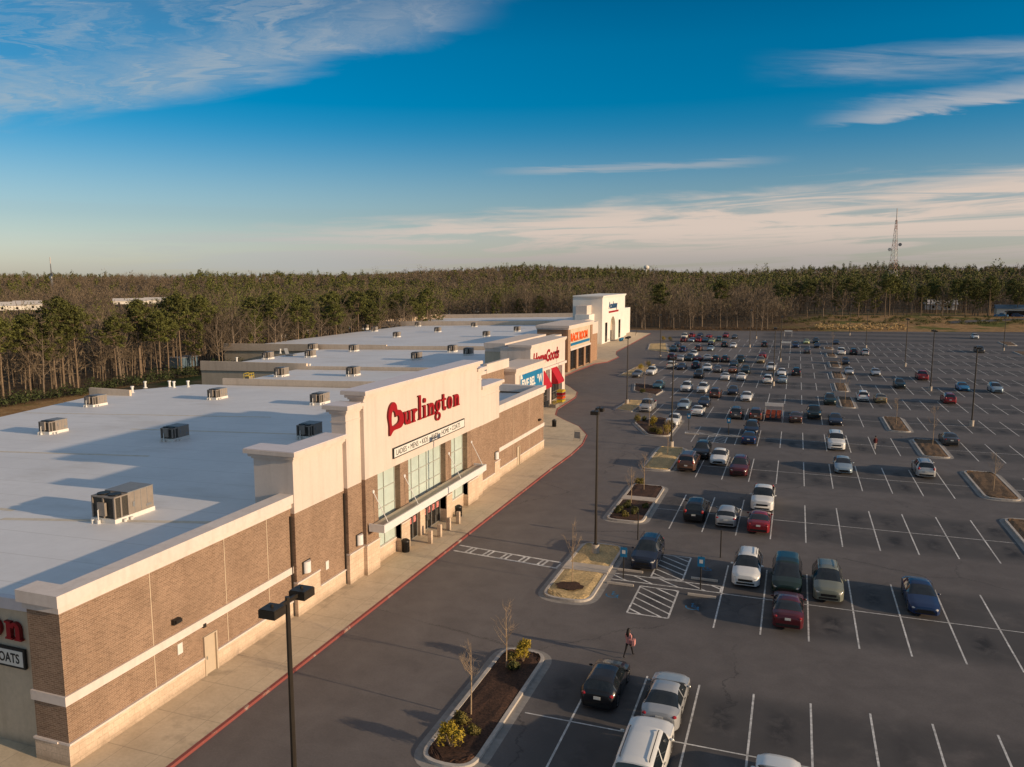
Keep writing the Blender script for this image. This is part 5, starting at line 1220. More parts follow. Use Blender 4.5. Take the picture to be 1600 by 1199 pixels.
mb = MB(); mb.tube([(-.4, -.25, 0), (-.36, 0, 1.35), (.36, 0, 1.35), (.4, -.25, 0)], .035, 5); mb.tube([(-.4, .3, 0), (-.36, 0, 1.3)], .03, 5); mb.tube([(.4, .3, 0), (.36, 0, 1.3)], .03, 5); mb.build('frame', 'unit_grey', t)
MB().box(-.36, .36, -.16, -.12, .35, 1.2).build('board', 'unit_top', t)
# bright display racks below the awnings
t = thing('display_rack', 'yellow and red display rack under the red awnings', 'rack', (-36.6, 127.0, .15))
mb = MB()
for i in range(4): mb.box(-.6, .6, -1.0, 1.0, .15+.55*i, .20+.55*i)
mb.build('shelf_frame', 'corral_metal', t)
for i, m_ in enumerate(('yellow_paint', 'sign_orange', 'sign_red', 'yellow_paint')):
    mb = MB(); rn = random.Random(i)
    for j in range(6): mb.box(-.5, .5, -.95+j*.32, -.72+j*.32, .20+.55*i, .20+.55*i+rn.uniform(.25, .42))
    mb.build('stock', m_, t)
t = thing('display_rack', 'low orange and green flower display left of the yellow rack', 'rack', (-36.4, 122.4, .15)); MB().box(-.5, .5, -1, 1, 0, .5).build('tub', 'unit_grey', t)
mb = MB(); rn = random.Random(5)
for j in range(50): a_, b_, c_ = rn.uniform(-.5, .5), rn.uniform(-1, 1), rn.uniform(.5, .9); mb.poly([(a_, b_, c_), (a_+.15, b_+.05, c_+.1), (a_+.02, b_+.17, c_-.05)])
mb.build('flowers', 'yellow_paint', t)
t = thing('cart_row', 'blue row of nested carts outside the white tower store', 'carts', (-53.8, 257.5, .15))
for i in range(6):
    mb = MB(); mb.box(-.35, .35, -2.2+i*.7, -1.3+i*.7, .5, 1.0); mb.box(-.3, .3, -2.1+i*.7, -2.06+i*.7, .05, .5); mb.build('cart', 'sign_blue', t)

# ------------------------------------------------------------------ cart corrals
def corral(x, y, label, carts=True, sign=False):
    t = thing('cart_corral', label, 'cart corral', (x, y, 0), 0, 'cart corrals')
    mb = MB()
    for s_ in (-1, 1):
        for z in (.35, .9): mb.tube([(s_*1.25, -2.6, z), (s_*1.25, 2.6, z)], .035, 6)
        for yy in (-2.6, 0, 2.6): mb.tube([(s_*1.25, yy, 0), (s_*1.25, yy, 1.0)], .04, 6)
        mb.tube([(s_*1.25, 2.6, 1.0), (s_*1.25, 2.6, 1.9)], .045, 6)
    mb.tube([(-1.25, 2.6, .9), (1.25, 2.6, .9)], .035, 6); mb.build('rail', 'corral_metal', t)
    mb = MB(); mb.box(-1.35, 1.35, 2.5, 2.7, 1.45, 1.95); mb.build('sign_board', 'sign_white', t)
    if carts:
        rn = random.Random(9)
        for c_ in range(3):
            mb = MB()
            for j in range(7):
                yy = -2.3 + j*.62; xx = -.78 + c_*.78
                mb.box(xx-.27, xx+.27, yy, yy+.05, .45, 1.0); mb.box(xx-.27, xx-.24, yy, yy+.6, .6, 1.0); mb.box(xx+.24, xx+.27, yy, yy+.6, .6, 1.0); mb.box(xx-.24, xx+.24, yy+.05, yy+.6, .5, .54); mb.box(xx-.3, xx+.3, yy-.1, yy-.05, 1.0, 1.06)
            o = mb.build('shopping_carts', 'cart_red'); o.location = (x, y, 0); tag(o, ('left', 'middle', 'right')[c_] + ' line of red shopping carts nested in the near corral', 'carts', 'carts in the corral')
    return t
corral(-2.55, 124.2, 'cart corral with white board full of red carts in the middle of the lot'); corral(-2.5, 247.5, 'pale far cart corral beside the dark blue suv', False); corral(-2.4, 300, 'farthest cart corral by the grass, white board', False)

# ------------------------------------------------------------------ rooftop plant
def roof_unit(px_, py_, size, label, first={}):
    x, y = gr(px_, py_); z = roof_z(x)
    l_, w_, h_ = size; key = size
    if key in first: return copy_thing(first[key], (x, y, z), None, label)
    t = thing('rooftop_unit', label, 'air conditioner', (x, y, z), 0, 'air conditioning units on the roofs'); first[key] = t
    MB().box(-w_/2-.04, w_/2+.04, -l_/2-.05, l_/2+.05, -.3, .28).build('roof_kerb', 'pvc', t)
    body = MB(); body.box(-w_/2, w_/2, -l_/2+l_*.34, l_/2, .28, h_); c_ = body.build('cabinet', 'unit_grey', t)
    pn = MB()
    for i in range(1, 4): yy = -l_/2 + l_*(.34 + .165*i); pn.box(w_/2-.01, w_/2+.012, yy-.012, yy+.012, .32, h_-.04)
    pn.box(w_/2, w_/2+.03, -l_/2+l_*.45, -l_/2+l_*.50, .7, 1.0); pn.box(w_/2, w_/2+.02, l_/2-l_*.2, l_/2-l_*.06, .45, .60); pn.build('panel_seams', 'unit_top', c_)
    cl = MB(); cl.box(-w_/2+.06, w_/2-.06, -l_/2+.06, -l_/2+l_*.34, .32, h_-.10)
    n = 9
    cl.build('coil', 'coil', t)
    fr = MB()
    for sx_, sy_ in ((-1, -1), (1, -1), (0, -1)): fr.box(sx_*(w_/2-.05)-.05, sx_*(w_/2-.05)+.05, -l_/2, -l_/2+.10, .28, h_-.08)
    fr.box(-w_/2, w_/2, -l_/2, -l_/2+l_*.34, h_-.10, h_-.02); fr.box(w_/2-.1, w_/2, -l_/2+l_*.17-.05, -l_/2+l_*.17+.05, .28, h_-.10); fr.box(-.28, .28, -l_/2-.16, -l_/2, .45, 1.25); fr.build('frame', 'unit_grey', t)
    MB().box(-w_/2-.02, w_/2+.02, -l_/2+l_*.34, l_/2+.02, h_, h_+.05).build('lid', 'unit_top', t)
    for s_ in (-1, 1):
        f = MB(); f.tube([(s_*w_*.24, -l_/2+l_*.17, h_-.02), (s_*w_*.24, -l_/2+l_*.17, h_+.06)], w_*.21, 14); f.build('fan', 'trim_black', t)
    p_ = MB()
    for xx in (-.35*w_, -.1*w_): p_.tube([(xx, -l_/2-.22, -.15), (xx, -l_/2-.22, .22)], .11, 8)
    for yy in (-l_*.32, -l_*.16): p_.tube([(w_/2+.2, yy, -.1), (w_/2+.2, yy, .2)], .10, 8)
    p_.tube([(-.1*w_, -l_/2-.22, .22), (-.1*w_, -l_/2-.22, .8), (-.1*w_, -l_/2-.05, .85)], .035, 6); p_.build('pipe', 'pvc', t)
    return t
BIG, MID, SML = (3.0, 1.75, 1.62), (2.1, 1.35, 1.25), (1.9, 1.4, 1.35)
UNITS = [((194, 806), BIG, 'largest rooftop unit, nearest the viewer, twin fans and yellow tag'), ((84, 676), MID, 'sunlit rooftop unit at the left of the near roof'), ((274, 687), MID, 'rooftop unit standing in the shadow of the tower'), ((150, 634), MID, 'rooftop unit by the low parapet at the rear of the near roof'),
 ((340, 623), MID, 'rooftop unit with sunlit side near the rear parapet, middle of the near roof'), ((500, 631), MID, 'rooftop unit just behind the cream tower step'), ((484, 683), MID, 'rooftop unit half hidden by the cream tower wing, in shadow'),
 ((440, 588), SML, 'second roof, rooftop unit left near the yellow rail'), ((552, 587), SML, 'second roof, rooftop unit above the tower step'),
 ((419, 561), SML, 'third roof, leftmost rooftop unit'), ((485, 558), SML, 'third roof, near one of the close pair of rooftop units'), ((489, 547), SML, 'third roof, far one of the close pair of rooftop units'), ((553, 549), SML, 'third roof, rooftop unit behind the pale vent'),
 ((651, 562), SML, 'third roof, rooftop unit above the red lettering'), ((707, 550), SML, 'third roof, left of two rooftop units by the cream block'), ((732, 555), SML, 'third roof, right of two rooftop units by the cream block'),
 ((620, 527), SML, 'fourth roof, nearest rooftop unit left'), ((684, 519), SML, 'fourth roof, nearest rooftop unit in the middle'), ((760, 526), SML, 'fourth roof, low rooftop unit right of the middle'), ((808, 518), SML, 'fourth roof, rightmost rooftop unit by the brick tower'),
 ((571, 514), SML, 'fourth roof, left one of a rear pair of rooftop units'), ((585, 518), SML, 'fourth roof, right one of a rear pair of rooftop units'), ((617, 509), SML, 'fourth roof, rear rooftop unit second from left'), ((653, 510), SML, 'fourth roof, rear rooftop unit in the middle'), ((741, 511), SML, 'fourth roof, rear rooftop unit on the right'),
 ((665, 490), SML, 'farthest roof, leftmost rooftop unit'), ((700, 491), SML, 'farthest roof, second rooftop unit from left'), ((745, 487), SML, 'farthest roof, third rooftop unit from left'), ((777, 491), SML, 'farthest roof, fourth rooftop unit from left'), ((867, 490), SML, 'farthest roof, dark rooftop unit left of the tower'), ((900, 486), SML, 'farthest roof, rooftop unit against the tower block')]
for (px_, py_), sz, lab in UNITS: roof_unit(px_, py_, sz, lab)
vents = [(227, 606), (265, 605), (272, 606), (294, 605), (207, 614), (370, 566), (484, 577), (438, 552), (440, 528), (446, 527), (460, 524), (481, 520), (502, 517), (534, 515), (546, 514), (563, 500)]
vp = None
for i, (px_, py_) in enumerate(vents):
    x, y = gr(px_, py_)
    if vp is None:
        mb = MB(); mb.cyl(0, 0, -.1, .75, .16, 10); mb.cyl(0, 0, .75, .92, .24, 10); mb.tube([(0, 0, -.05), (0, 0, .12)], [.34, .18], 10); vp = mb.build('vent_pipe', 'pvc', None, True); o = vp
    else: o = copy_thing(vp)
    o.location = (x, y, roof_z(x)); tag(o, 'small white vent pipe standing on the store roofs', 'vent pipe', 'white vent pipes on the roofs')
x, y = gr(389, 592); t = thing('hatch_rail', 'yellow guard rail round a roof hatch on the second roof', 'guard rail', (x, y, roof_z(x)))
mb = MB()
for z in (.5, 1.0): mb.tube([(-.8, -.9, z), (.8, -.9, z), (.8, .9, z), (-.8, .9, z), (-.8, -.9, z)], .05, 5)
for a_ in (-.8, .8):
    for b_ in (-.9, 0, .9): mb.tube([(a_, b_, 0), (a_, b_, 1.0)], .05, 5)
mb.v = [(a_*.62, b_*.62, c_*.85) for a_, b_, c_ in mb.v]; mb.build('rail', 'yellow_paint', t); MB().box(-.4, .4, -.4, .4, -.1, .35).build('hatch', 'unit_grey', t)
x, y = gr(455, 556); t = thing('roof_hatch', 'open dark roof hatch with raised lid on the third roof', 'roof hatch', (x, y, roof_z(x))); MB().box(-.9, .9, -.7, .7, -.1, .3).build('frame', 'unit_top', t); mb = MB(); mb.v = [(-.9, .6, .3), (-.9, -.6, .3), (-1.3, -.6, 1.5), (-1.3, .6, 1.5), (-.95, .6, .3), (-.95, -.6, .3), (-1.37, -.6, 1.5), (-1.37, .6, 1.5)]; mb.f = [(0, 1, 2, 3), (7, 6, 5, 4), (0, 3, 7, 4), (1, 5, 6, 2), (3, 2, 6, 7)]; mb.mi = [0]*5; mb.build('lid', 'unit_top', t)

# ------------------------------------------------------------------ bins and truck behind the stores
x, y = g(287, 575); t = thing('waste_container', 'blue-grey waste container behind the stores beside the hedge', 'container', (x, y, 0)); mb = MB(); mb.box(-1.6, 1.6, -3, 3, .25, 2.5); mb.build('box', 'roof_metal', t)
mb = MB()
for i in range(7): yy = -2.9 + i*.95; mb.box(1.6, 1.72, yy-.08, yy+.08, .3, 2.45)
mb.build('ribs', 'roof_metal', t); MB().box(-1.65, 1.75, -3.05, 3.05, 2.5, 2.65).build('lid', 'unit_top', t)
# ------------------------------------------------------------------ shrubs and young trees
def leaf_cluster(mb, c, r, n, rn, size=.12, sq=(1, 1, 1), mi=0, shell_=.35):
    for _ in range(n):
        d_ = Vector((rn.gauss(0, 1), rn.gauss(0, 1), rn.gauss(0, 1))).normalized()
        rad = r*(shell_ + (1-shell_)*rn.random()**.6)
        p = Vector((c[0]+d_.x*rad*sq[0], c[1]+d_.y*rad*sq[1], c[2]+d_.z*rad*sq[2]))
        a_ = Vector((rn.gauss(0, 1), rn.gauss(0, 1), rn.gauss(0, 1))).normalized(); b_ = a_.cross(d_ + Vector((.01, .02, .03))).normalized()
        s_ = size*rn.uniform(.6, 1.4); mb.poly([p - a_*s_*.5, p + b_*s_*.45, p + a_*s_*.6], mi)
def shrub(x, y, r, h, m, label, seed=0):
    rn = random.Random(seed+int(x*13+y*7)); t = thing('shrub', label, 'shrub', (x, y, .12), 0, 'shrubs on the kerbed islands')
    mb = MB()
    for i in range(9):
        a_ = rn.uniform(0, 2*PI); q_ = rn.uniform(0, .6)*r
        leaf_cluster(mb, (q_*math.cos(a_), q_*math.sin(a_), h*rn.uniform(.25, .8)), r*rn.uniform(.35, .55), 110, rn, .13, (1, 1, 1.1))
    mb.build('foliage', m, t)
    st_ = MB()
    for i in range(5): a_ = rn.uniform(0, 2*PI); st_.tube([(0, 0, -.05), (.5*r*math.cos(a_), .5*r*math.sin(a_), h*.6)], [.03, .012], 4)
    st_.build('stem', 'young_bark', t)
SH = [(705, 1172, .72, 1.35, 'shrub_yellow', 'bright yellow shrub at the near end of the long mulched island'), (817, 1038, .62, 1.5, 'shrub_yellow', 'upright yellow-orange shrub at the far end of the long mulched island'), (797, 1040, .45, .6, 'shrub_olive', 'low olive shrub left of the upright yellow-orange shrub'), (802, 1050, .4, .5, 'shrub_green', 'low dark shrub below the upright yellow-orange shrub'),
 (722, 1135, .5, .55, 'shrub_olive', 'low olive shrub at the foot of the nearer thin tree'), (742, 1152, .4, .5, 'shrub_olive', 'low olive shrub right of the bright yellow near shrub'),
 (967, 804, .5, .7, 'shrub_green', 'green shrub, left front, on the split mulched island'), (980, 796, .5, .7, 'shrub_green', 'green shrub, rear middle, on the split mulched island'), (992, 806, .5, .7, 'shrub_green', 'green shrub, right front, on the split mulched island'), (976, 810, .4, .5, 'shrub_olive', 'small olive shrub between green ones on the split mulched island'), (1000, 758, .6, .6, 'shrub_olive', 'olive shrub at the back of the split mulched island'), (1008, 796, .35, .5, 'shrub_green', 'small green shrub at the right of the split mulched island'),
 (997, 660, .9, 1.1, 'shrub_olive', 'olive shrub at the left of the wedge-shaped island'), (1021, 667, .9, 1.5, 'shrub_yellow', 'tall yellow-green shrub in the middle of the wedge-shaped island'), (1019, 677, .9, .9, 'shrub_olive', 'olive shrub in front on the wedge-shaped island'), (1031, 680, .8, .9, 'shrub_olive', 'second olive shrub in front on the wedge-shaped island'), (1041, 679, .9, 1.2, 'shrub_yellow', 'yellow shrub at the near corner of the wedge-shaped island'), (1046, 669, .8, 1.0, 'shrub_olive', 'olive shrub beside the small white hatchback'), (1008, 659, .7, .7, 'shrub_green', 'dark shrub at the back of the wedge-shaped island'),
 (1002, 579, 1.1, 1.4, 'shrub_yellow', 'yellow shrub behind the far white suv on the left'), (1013, 573, 1.1, 1.3, 'shrub_olive', 'olive shrub right of the far yellow shrub'), (1005, 614, .8, .6, 'shrub_green', 'dark low shrub on the dark mulched island by the teal sedan'), (1036, 532, 1.2, 1.3, 'shrub_yellow', 'small yellow shrub on the far left dry grass island'), (1046, 533, 1.3, 1.2, 'shrub_olive', 'dark shrub left of the far maroon suv')]
for px_, py_, r, h, m_, lab in SH: x, y = g(px_, py_); shrub(x, y, r, h, m_, lab)
def young_tree(x, y, h, label, seed, group='thin bare trees on the islands'):
    rn = random.Random(seed); t = thing('young_tree', label, 'tree', (x, y, .1), 0, group)
    mb = MB(); mb.tube([(0, 0, 0), (.02, .02, h*.45), (rn.uniform(-.05, .05), rn.uniform(-.05, .05), h)], [.04, .028, .008], 6); mb.build('trunk', 'young_bark', t, True)
    cr_ = MB()
    for i in range(13):
        z = h*rn.uniform(.35, .92); a_ = rn.uniform(0, 2*PI); l_ = (h - z)*.45 + .35
        e = Vector((math.cos(a_)*l_*.55, math.sin(a_)*l_*.55, z + l_*.9)); s_ = Vector((0, 0, z)); mid_ = s_.lerp(e, .5) + Vector((math.cos(a_), math.sin(a_), 0))*.06
        cr_.tube([s_, mid_, e], [.012, .008, .003], 4)
        for q_ in range(6):
            p0 = s_.lerp(e, rn.uniform(.3, .95)); d_ = Vector((rn.gauss(0, .5), rn.gauss(0, .5), rn.uniform(.3, 1))).normalized()*rn.uniform(.2, .5); cr_.tube([p0, p0+d_], [.005, .002], 3, 0, False)
    cr_.build('crown', 'young_bark', t)
YT = [(736, 1122, 3.7, 'thin bare young tree, nearer one on the long mulched island'), (791, 1048, 3.6, 'thin bare young tree, farther one on the long mulched island'), (894, 912, 4.2, 'thin bare young tree in a dark mulch ring on dry grass'), (986, 792, 3.6, 'thin young tree at the crossing path of the split mulched island'), (1006, 768, 3.6, 'thin young tree at the back of the split mulched island'), (1043, 712, 4.4, 'thin young tree beside the lamp post behind the brown suv'), (1014, 668, 4.6, 'thin young tree among yellow-green shrubs on the wedge island'), (1007, 608, 5.2, 'thin young tree on the dark mulched island by the teal sedan'), (1457, 698, 5.0, 'thin young tree on the island beside the dark grey sedan'), (1400, 666, 4.0, 'thin young tree on the mulched island right of centre'), (1552, 770, 4.0, 'thin young tree on the bare mulched island at the right'), (1320, 632, 5.0, 'thin young tree right of the dark green suv'), (1312, 607, 6, 'thin young tree on the second small middle island'), (1300, 556, 6.5, 'brownish young tree on a far middle island')]
for i, (px_, py_, h, lab) in enumerate(YT): x, y = g(px_, py_); young_tree(x, y, h, lab, 40+i)

# ------------------------------------------------------------------ people
def person(label, loc, rz, stride, top, legs, hair_long, bag=None, scale=1.0):
    J = {}; E_ = []; RAD = {}
    def j(n, p, r): J[n] = p; RAD[n] = r
    j('pel', (0, 0, .93), (.150, .105)); j('wst', (0, .01, 1.08), (.125, .095)); j('chs', (0, .02, 1.30), (.155, .105)); j('nkb', (0, .03, 1.44), (.07, .06)); j('nk', (0, .02, 1.50), (.052, .052)); j('hd1', (0, -.01, 1.57), (.070, .080)); j('hd2', (0, .005, 1.655), (.078, .092)); j('hd3', (0, .01, 1.72), (.045, .055))
    E_ += [('pel','wst'), ('wst','chs'), ('chs','nkb'), ('nkb','nk'), ('nk','hd1'), ('hd1','hd2'), ('hd2','hd3')]
    for s_, n, ph in ((-1, 'L', stride), (1, 'R', -stride)):
        j('hip'+n, (s_*.085, 0, .87), (.088, .09)); j('kne'+n, (s_*.09, -ph*.17 - .03, .49 + .02*abs(ph)), (.056, .058)); j('ank'+n, (s_*.085, -ph*.34 + (.06 if ph < 0 else 0), .085 + (.05 if ph < 0 else 0)), (.036, .040)); j('toe'+n, (s_*.095, -ph*.34 - .15 + (.06 if ph < 0 else 0), .035 + (.0 if ph < 0 else .01)), (.036, .026))
        E_ += [('pel','hip'+n), ('hip'+n,'kne'+n), ('kne'+n,'ank'+n), ('ank'+n,'toe'+n)]
        j('sho'+n, (s_*.175, .03, 1.385), (.058, .058)); j('elb'+n, (s_*.225, .05 + ph*.10, 1.13), (.040, .040)); j('wri'+n, (s_*.235, -.05 + ph*.20, .90), (.027, .024)); j('plm'+n, (s_*.237, -.075 + ph*.22, .835), (.022, .036))
        E_ += [('chs','sho'+n), ('sho'+n,'elb'+n), ('elb'+n,'wri'+n), ('wri'+n,'plm'+n)]
    names = list(J); ix = {n: i for i, n in enumerate(names)}
    me = bpy.data.meshes.new('person'); me.from_pydata([J[n] for n in names], [(ix[a_], ix[b_]) for a_, b_ in E_], [])
    ob = bpy.data.objects.new('person_tmp', me); COL.objects.link(ob)
    sk_ = ob.modifiers.new('s', 'SKIN'); sk_.use_smooth_shade = True
    for i, n in enumerate(names): me.skin_vertices[0].data[i].radius = RAD[n]
    me.skin_vertices[0].data[ix['pel']].use_root = True
    ob.modifiers.new('u', 'SUBSURF').levels = 2
    dg = bpy.context.evaluated_depsgraph_get(); out = bpy.data.meshes.new_from_object(ob.evaluated_get(dg)); bpy.data.objects.remove(ob)
    # hands: five separate slightly curled fingers rooted in each palm, in the same mesh
    fm = MB()
    for s_, n in ((-1, 'L'), (1, 'R')):
        px_, py_, pz_ = J['plm'+n]
        for q_, (off, ln) in enumerate(((-.027, .070), (-.009, .082), (.009, .078), (.026, .062))):
            fm.tube([(px_, py_+off, pz_-.015), (px_ - s_*.004, py_+off*1.1, pz_-.03-ln*.45), (px_ - s_*.022, py_+off*1.1, pz_-.03-ln*.85)], [.0095, .0085, .006], 6)
        fm.tube([(px_, py_-.028, pz_+.03), (px_ - s_*.012, py_-.052, pz_-.005), (px_ - s_*.02, py_-.055, pz_-.035)], [.011, .009, .007], 6)
    # nose, ears, eyes belong to the one body mesh
    fm.ball((0, -.098, 1.625), .016, 6, 0, (.8, 1.2, 1.3))
    for s_ in (-1, 1): fm.ball((s_*.078, .012, 1.632), .022, 6, 0, (.4, .8, 1.3)); fm.ball((s_*.032, -.082, 1.652), .011, 6, 1)
    fm.ball((0, -.083, 1.588), .018, 6, 2, (1.3, .5, .4))
    bm_ = bmesh.new(); bm_.from_mesh(out)
    for f in bm_.faces:
        c_ = f.calc_center_median(); arm = abs(c_.x) > .195
        if c_.z > 1.475 or (arm and c_.z < .90): mi = 0
        elif c_.z > .90: mi = 1
        elif c_.z < .075: mi = 3
        else: mi = 2
        f.material_index = mi; f.smooth = True
    fme = fm.mesh('hands', ['skin', 'black_cloth', 'dark_red_cloth'], True); n0 = len(bm_.faces); bm_.from_mesh(fme); bm_.faces.ensure_lookup_table()
    for f in bm_.faces[n0:]: f.material_index = {0: 0, 1: 3, 2: 4}[f.material_index]; f.smooth = True
    me2 = bpy.data.meshes.new('person'); bm_.to_mesh(me2); bm_.free()
    for m_ in ('skin', top, legs, 'black_cloth', 'dark_red_cloth'): me2.materials.append(M[m_])
    o = link('person', me2, None, loc, rz); o.scale = (scale,)*3; tag(o, label, 'person')
    hm = MB(); rn = random.Random(2)
    hm.ball((0, .035, 1.67), .108, 12, 0, (.92, 1.0, 1.0))
    if hair_long: hm.tube([(0, .06, 1.68), (0, .105, 1.55), (0, .13, 1.42), (0, .125, 1.28)], [.09, .098, .105, .055], 10)
    hm.build('hair', 'hair', o, True)
    jk = MB()
    n = 16
    for (z0, r0, y0), (z1, r1, y1) in (((.86, (.178, .135), 0), (1.06, (.160, .125), .01)), ((1.06, (.160, .125), .01), (1.30, (.182, .135), .02)), ((1.30, (.182, .135), .02), (1.42, (.135, .105), .03)), ((1.42, (.135, .105), .03), (1.475, (.07, .07), .03))):
        for i in range(n):
            t0, t1 = 2*PI*i/n, 2*PI*(i+1)/n; jk.poly([(r0[0]*math.cos(t0), y0+r0[1]*math.sin(t0), z0), (r0[0]*math.cos(t1), y0+r0[1]*math.sin(t1), z0), (r1[0]*math.cos(t1), y1+r1[1]*math.sin(t1), z1), (r1[0]*math.cos(t0), y1+r1[1]*math.sin(t0), z1)])
    jk.build('jacket', top, o, True)
    return o
px1 = g(982, 1027)
person('person in a pink top and black leggings walking across the drive lane, long dark hair', (px1[0], px1[1], 0.0), math.radians(160), 1.0, 'pink_cloth', 'black_cloth', True, scale=.98)
t = thing('shoulder_bag', 'pale pink bag at the hip of the walking person', 'bag', (px1[0]+.30, px1[1]-.10, .70)); MB().box(-.07, .07, -.17, .17, .12, .42).build('bag_body', 'pink_cloth', t); mb = MB(); mb.tube([(0, -.14, .42), (-.08, -.06, .70), (-.08, .06, .70), (0, .14, .42)], .012, 5); mb.build('strap', 'black_cloth', t)
px2 = g(1367, 703)
person('person in a dark red top standing between empty stalls in the middle of the lot', (px2[0], px2[1], 0.0), math.radians(200), .35, 'dark_red_cloth', 'pale_cloth', False)

# ------------------------------------------------------------------ trees
def pine_proto(seed, h, low):
    rn = random.Random(seed); tr = MB(); pts = [(0, 0, -.4)]; bx, by = 0, 0
    for i in range(1, 7): bx += rn.uniform(-.10, .10); by += rn.uniform(-.10, .10); pts.append((bx, by, h*i/6))
    tr.tube(pts, [h*.0125*(1-.82*i/6)+.02 for i in range(7)], 7)
    cr_ = MB(); nb = int(28 + h)
    for i in range(nb):
        f = low + (1-low)*(i/nb)**.85; z = h*f; a_ = i*2.4 + rn.uniform(-.5, .5)
        prof = math.sin(PI*min(1, (f-low)/(1-low)*.86 + .16))**.8
        l_ = h*.17*prof*rn.uniform(.65, 1.2) + .3; up = l_*rn.uniform(.05, .45)
        q_ = min(5.999, f*6); i0 = int(q_); b0 = Vector(pts[i0]).lerp(Vector(pts[i0+1]), q_-i0)
        e = b0 + Vector((math.cos(a_)*l_, math.sin(a_)*l_, up)); tr.tube([b0, b0.lerp(e, .6) + Vector((0, 0, -.1)), e], [.05, .035, .012], 3, 0, False)
        for c_ in range(3 if l_ > 1.2 else 2):
            s_ = .5 + .5*(c_+1)/3; p = b0.lerp(e, s_) + Vector((rn.gauss(0, .3), rn.gauss(0, .3), rn.gauss(.1, .2)))
            leaf_cluster(cr_, p, rn.uniform(.45, .95)*(h/16), 34, rn, .40*(h/16), (1.15, 1.15, .62), 0, .15)
    leaf_cluster(cr_, (bx, by, h*.99), .7, 40, rn, .4, (.8, .8, 1.2), 0, .1)
    return tr.mesh('trunk', 'pine_bark', True), cr_.mesh('crown', 'pine_needles')
def bare_proto(seed, h, spread):
    rn = random.Random(seed); tr = MB(); cr_ = MB(); r0 = h*.013
    top = h*rn.uniform(.40, .55); lean = Vector((rn.uniform(-.6, .6), rn.uniform(-.6, .6), 0))
    p0 = Vector((0, 0, -.4)); p1 = Vector((lean.x*.3, lean.y*.3, top*.5)); p2 = Vector((lean.x, lean.y, top)); p3 = p2 + Vector((lean.x*.5, lean.y*.5, h*.42))
    tr.tube([p0, p1, p2, p3], [r0*1.25, r0*.9, r0*.7, .03], 6)
    nl = rn.randint(8, 11)
    for i in range(nl):
        f = .30 + .66*i/nl; b0 = p1.lerp(p2, min(1, (f-.3)/.35)) if f < .65 else p2.lerp(p3, (f-.65)/.35)
        a_ = i*2.4 + rn.uniform(-.4, .4); l_ = h*spread*rn.uniform(.7, 1.15)*(1.15 - .7*max(0, f-.35))
        d_ = Vector((math.cos(a_)*.75, math.sin(a_)*.75, rn.uniform(.75, 1.25))).normalized()
        e = b0 + d_*l_; m_ = b0.lerp(e, .5) + Vector((math.cos(a_), math.sin(a_), -.3))*l_*.07
        tr.tube([b0, m_, e], [r0*.42, r0*.28, .02], 4, 0, False)
        for q_ in range(7):
            s0 = b0.lerp(m_, 1) .lerp(e, rn.uniform(-.5, 1)) if q_ else e
            dd = (d_ + Vector((rn.gauss(0, .55), rn.gauss(0, .55), rn.gauss(.15, .35)))).normalized()*l_*rn.uniform(.28, .55); e2 = s0 + dd
            cr_.tube([s0, s0.lerp(e2, .5) + Vector((rn.gauss(0, .1), rn.gauss(0, .1), 0)), e2], [.045, .032, .014], 3, 0, False)
            for w_ in range(11):
                s1 = s0.lerp(e2, rn.uniform(.15, 1)); d2 = (dd.normalized() + Vector((rn.gauss(0, .7), rn.gauss(0, .7), rn.gauss(.2, .5)))).normalized()*rn.uniform(.5, 1.3)*h/15
                n_ = d2.cross(Vector((rn.gauss(0, 1), rn.gauss(0, 1), rn.gauss(0, 1)))).normalized()*.022
                cr_.poly([s1 - n_, s1 + n_, s1 + d2])
                d3 = (d2 + Vector((rn.gauss(0, .4), rn.gauss(0, .4), rn.gauss(.1, .3))))*.6; s2 = s1 + d2*.5; cr_.poly([s2 - n_*.8, s2 + n_*.8, s2 + d3])
    return tr.mesh('trunk', 'bare_bark', True), cr_.mesh('crown', 'bare_twigs')
PINES = [pine_proto(11, 17, .54), pine_proto(12, 18, .60), pine_proto(13, 15.5, .46), pine_proto(14, 16.5, .62), pine_proto(15, 13, .26)]
BARES = [bare_proto(21, 15.5, .30), bare_proto(22, 16.5, .26), bare_proto(23, 14, .34), bare_proto(24, 15, .24), bare_proto(25, 17, .30), bare_proto(26, 12.5, .30)]
NT_ = [0]
def plant_tree(kind, i, x, y, s_, rz, label, group):
    tm, cm = (PINES if kind == 'pine' else BARES)[i]
    t = thing('pine_tree' if kind == 'pine' else 'bare_tree', label, 'tree', (x, y, float(land(x, y))), rz, group); t.scale = (s_, s_, s_*random.uniform(.93, 1.07))
    link('trunk', tm, t); link('crown', cm, t); NT_[0] += 1
rn = random.Random(77)
def too_close(x, y, pts, d_): return any((x-a_)**2 + (y-b_)**2 < d_*d_ for a_, b_ in pts)
TP = []
def edge_row(n, fx, kinds, s_rng, dmin, labels, group):
    c_ = 0; tries = 0
    while c_ < n and tries < n*60:
        tries += 1; x, y = fx(rn)
        if too_close(x, y, TP, dmin): continue
        TP.append((x, y)); kd = 'pine' if rn.random() < kinds(x, y) else 'bare'
        plant_tree(kd, rn.randrange(len(PINES if kd == 'pine' else BARES)), x, y, rn.uniform(*s_rng), rn.uniform(0, 6.28), labels[kd], group + (', pines' if kd == 'pine' else ', bare trees')); c_ += 1
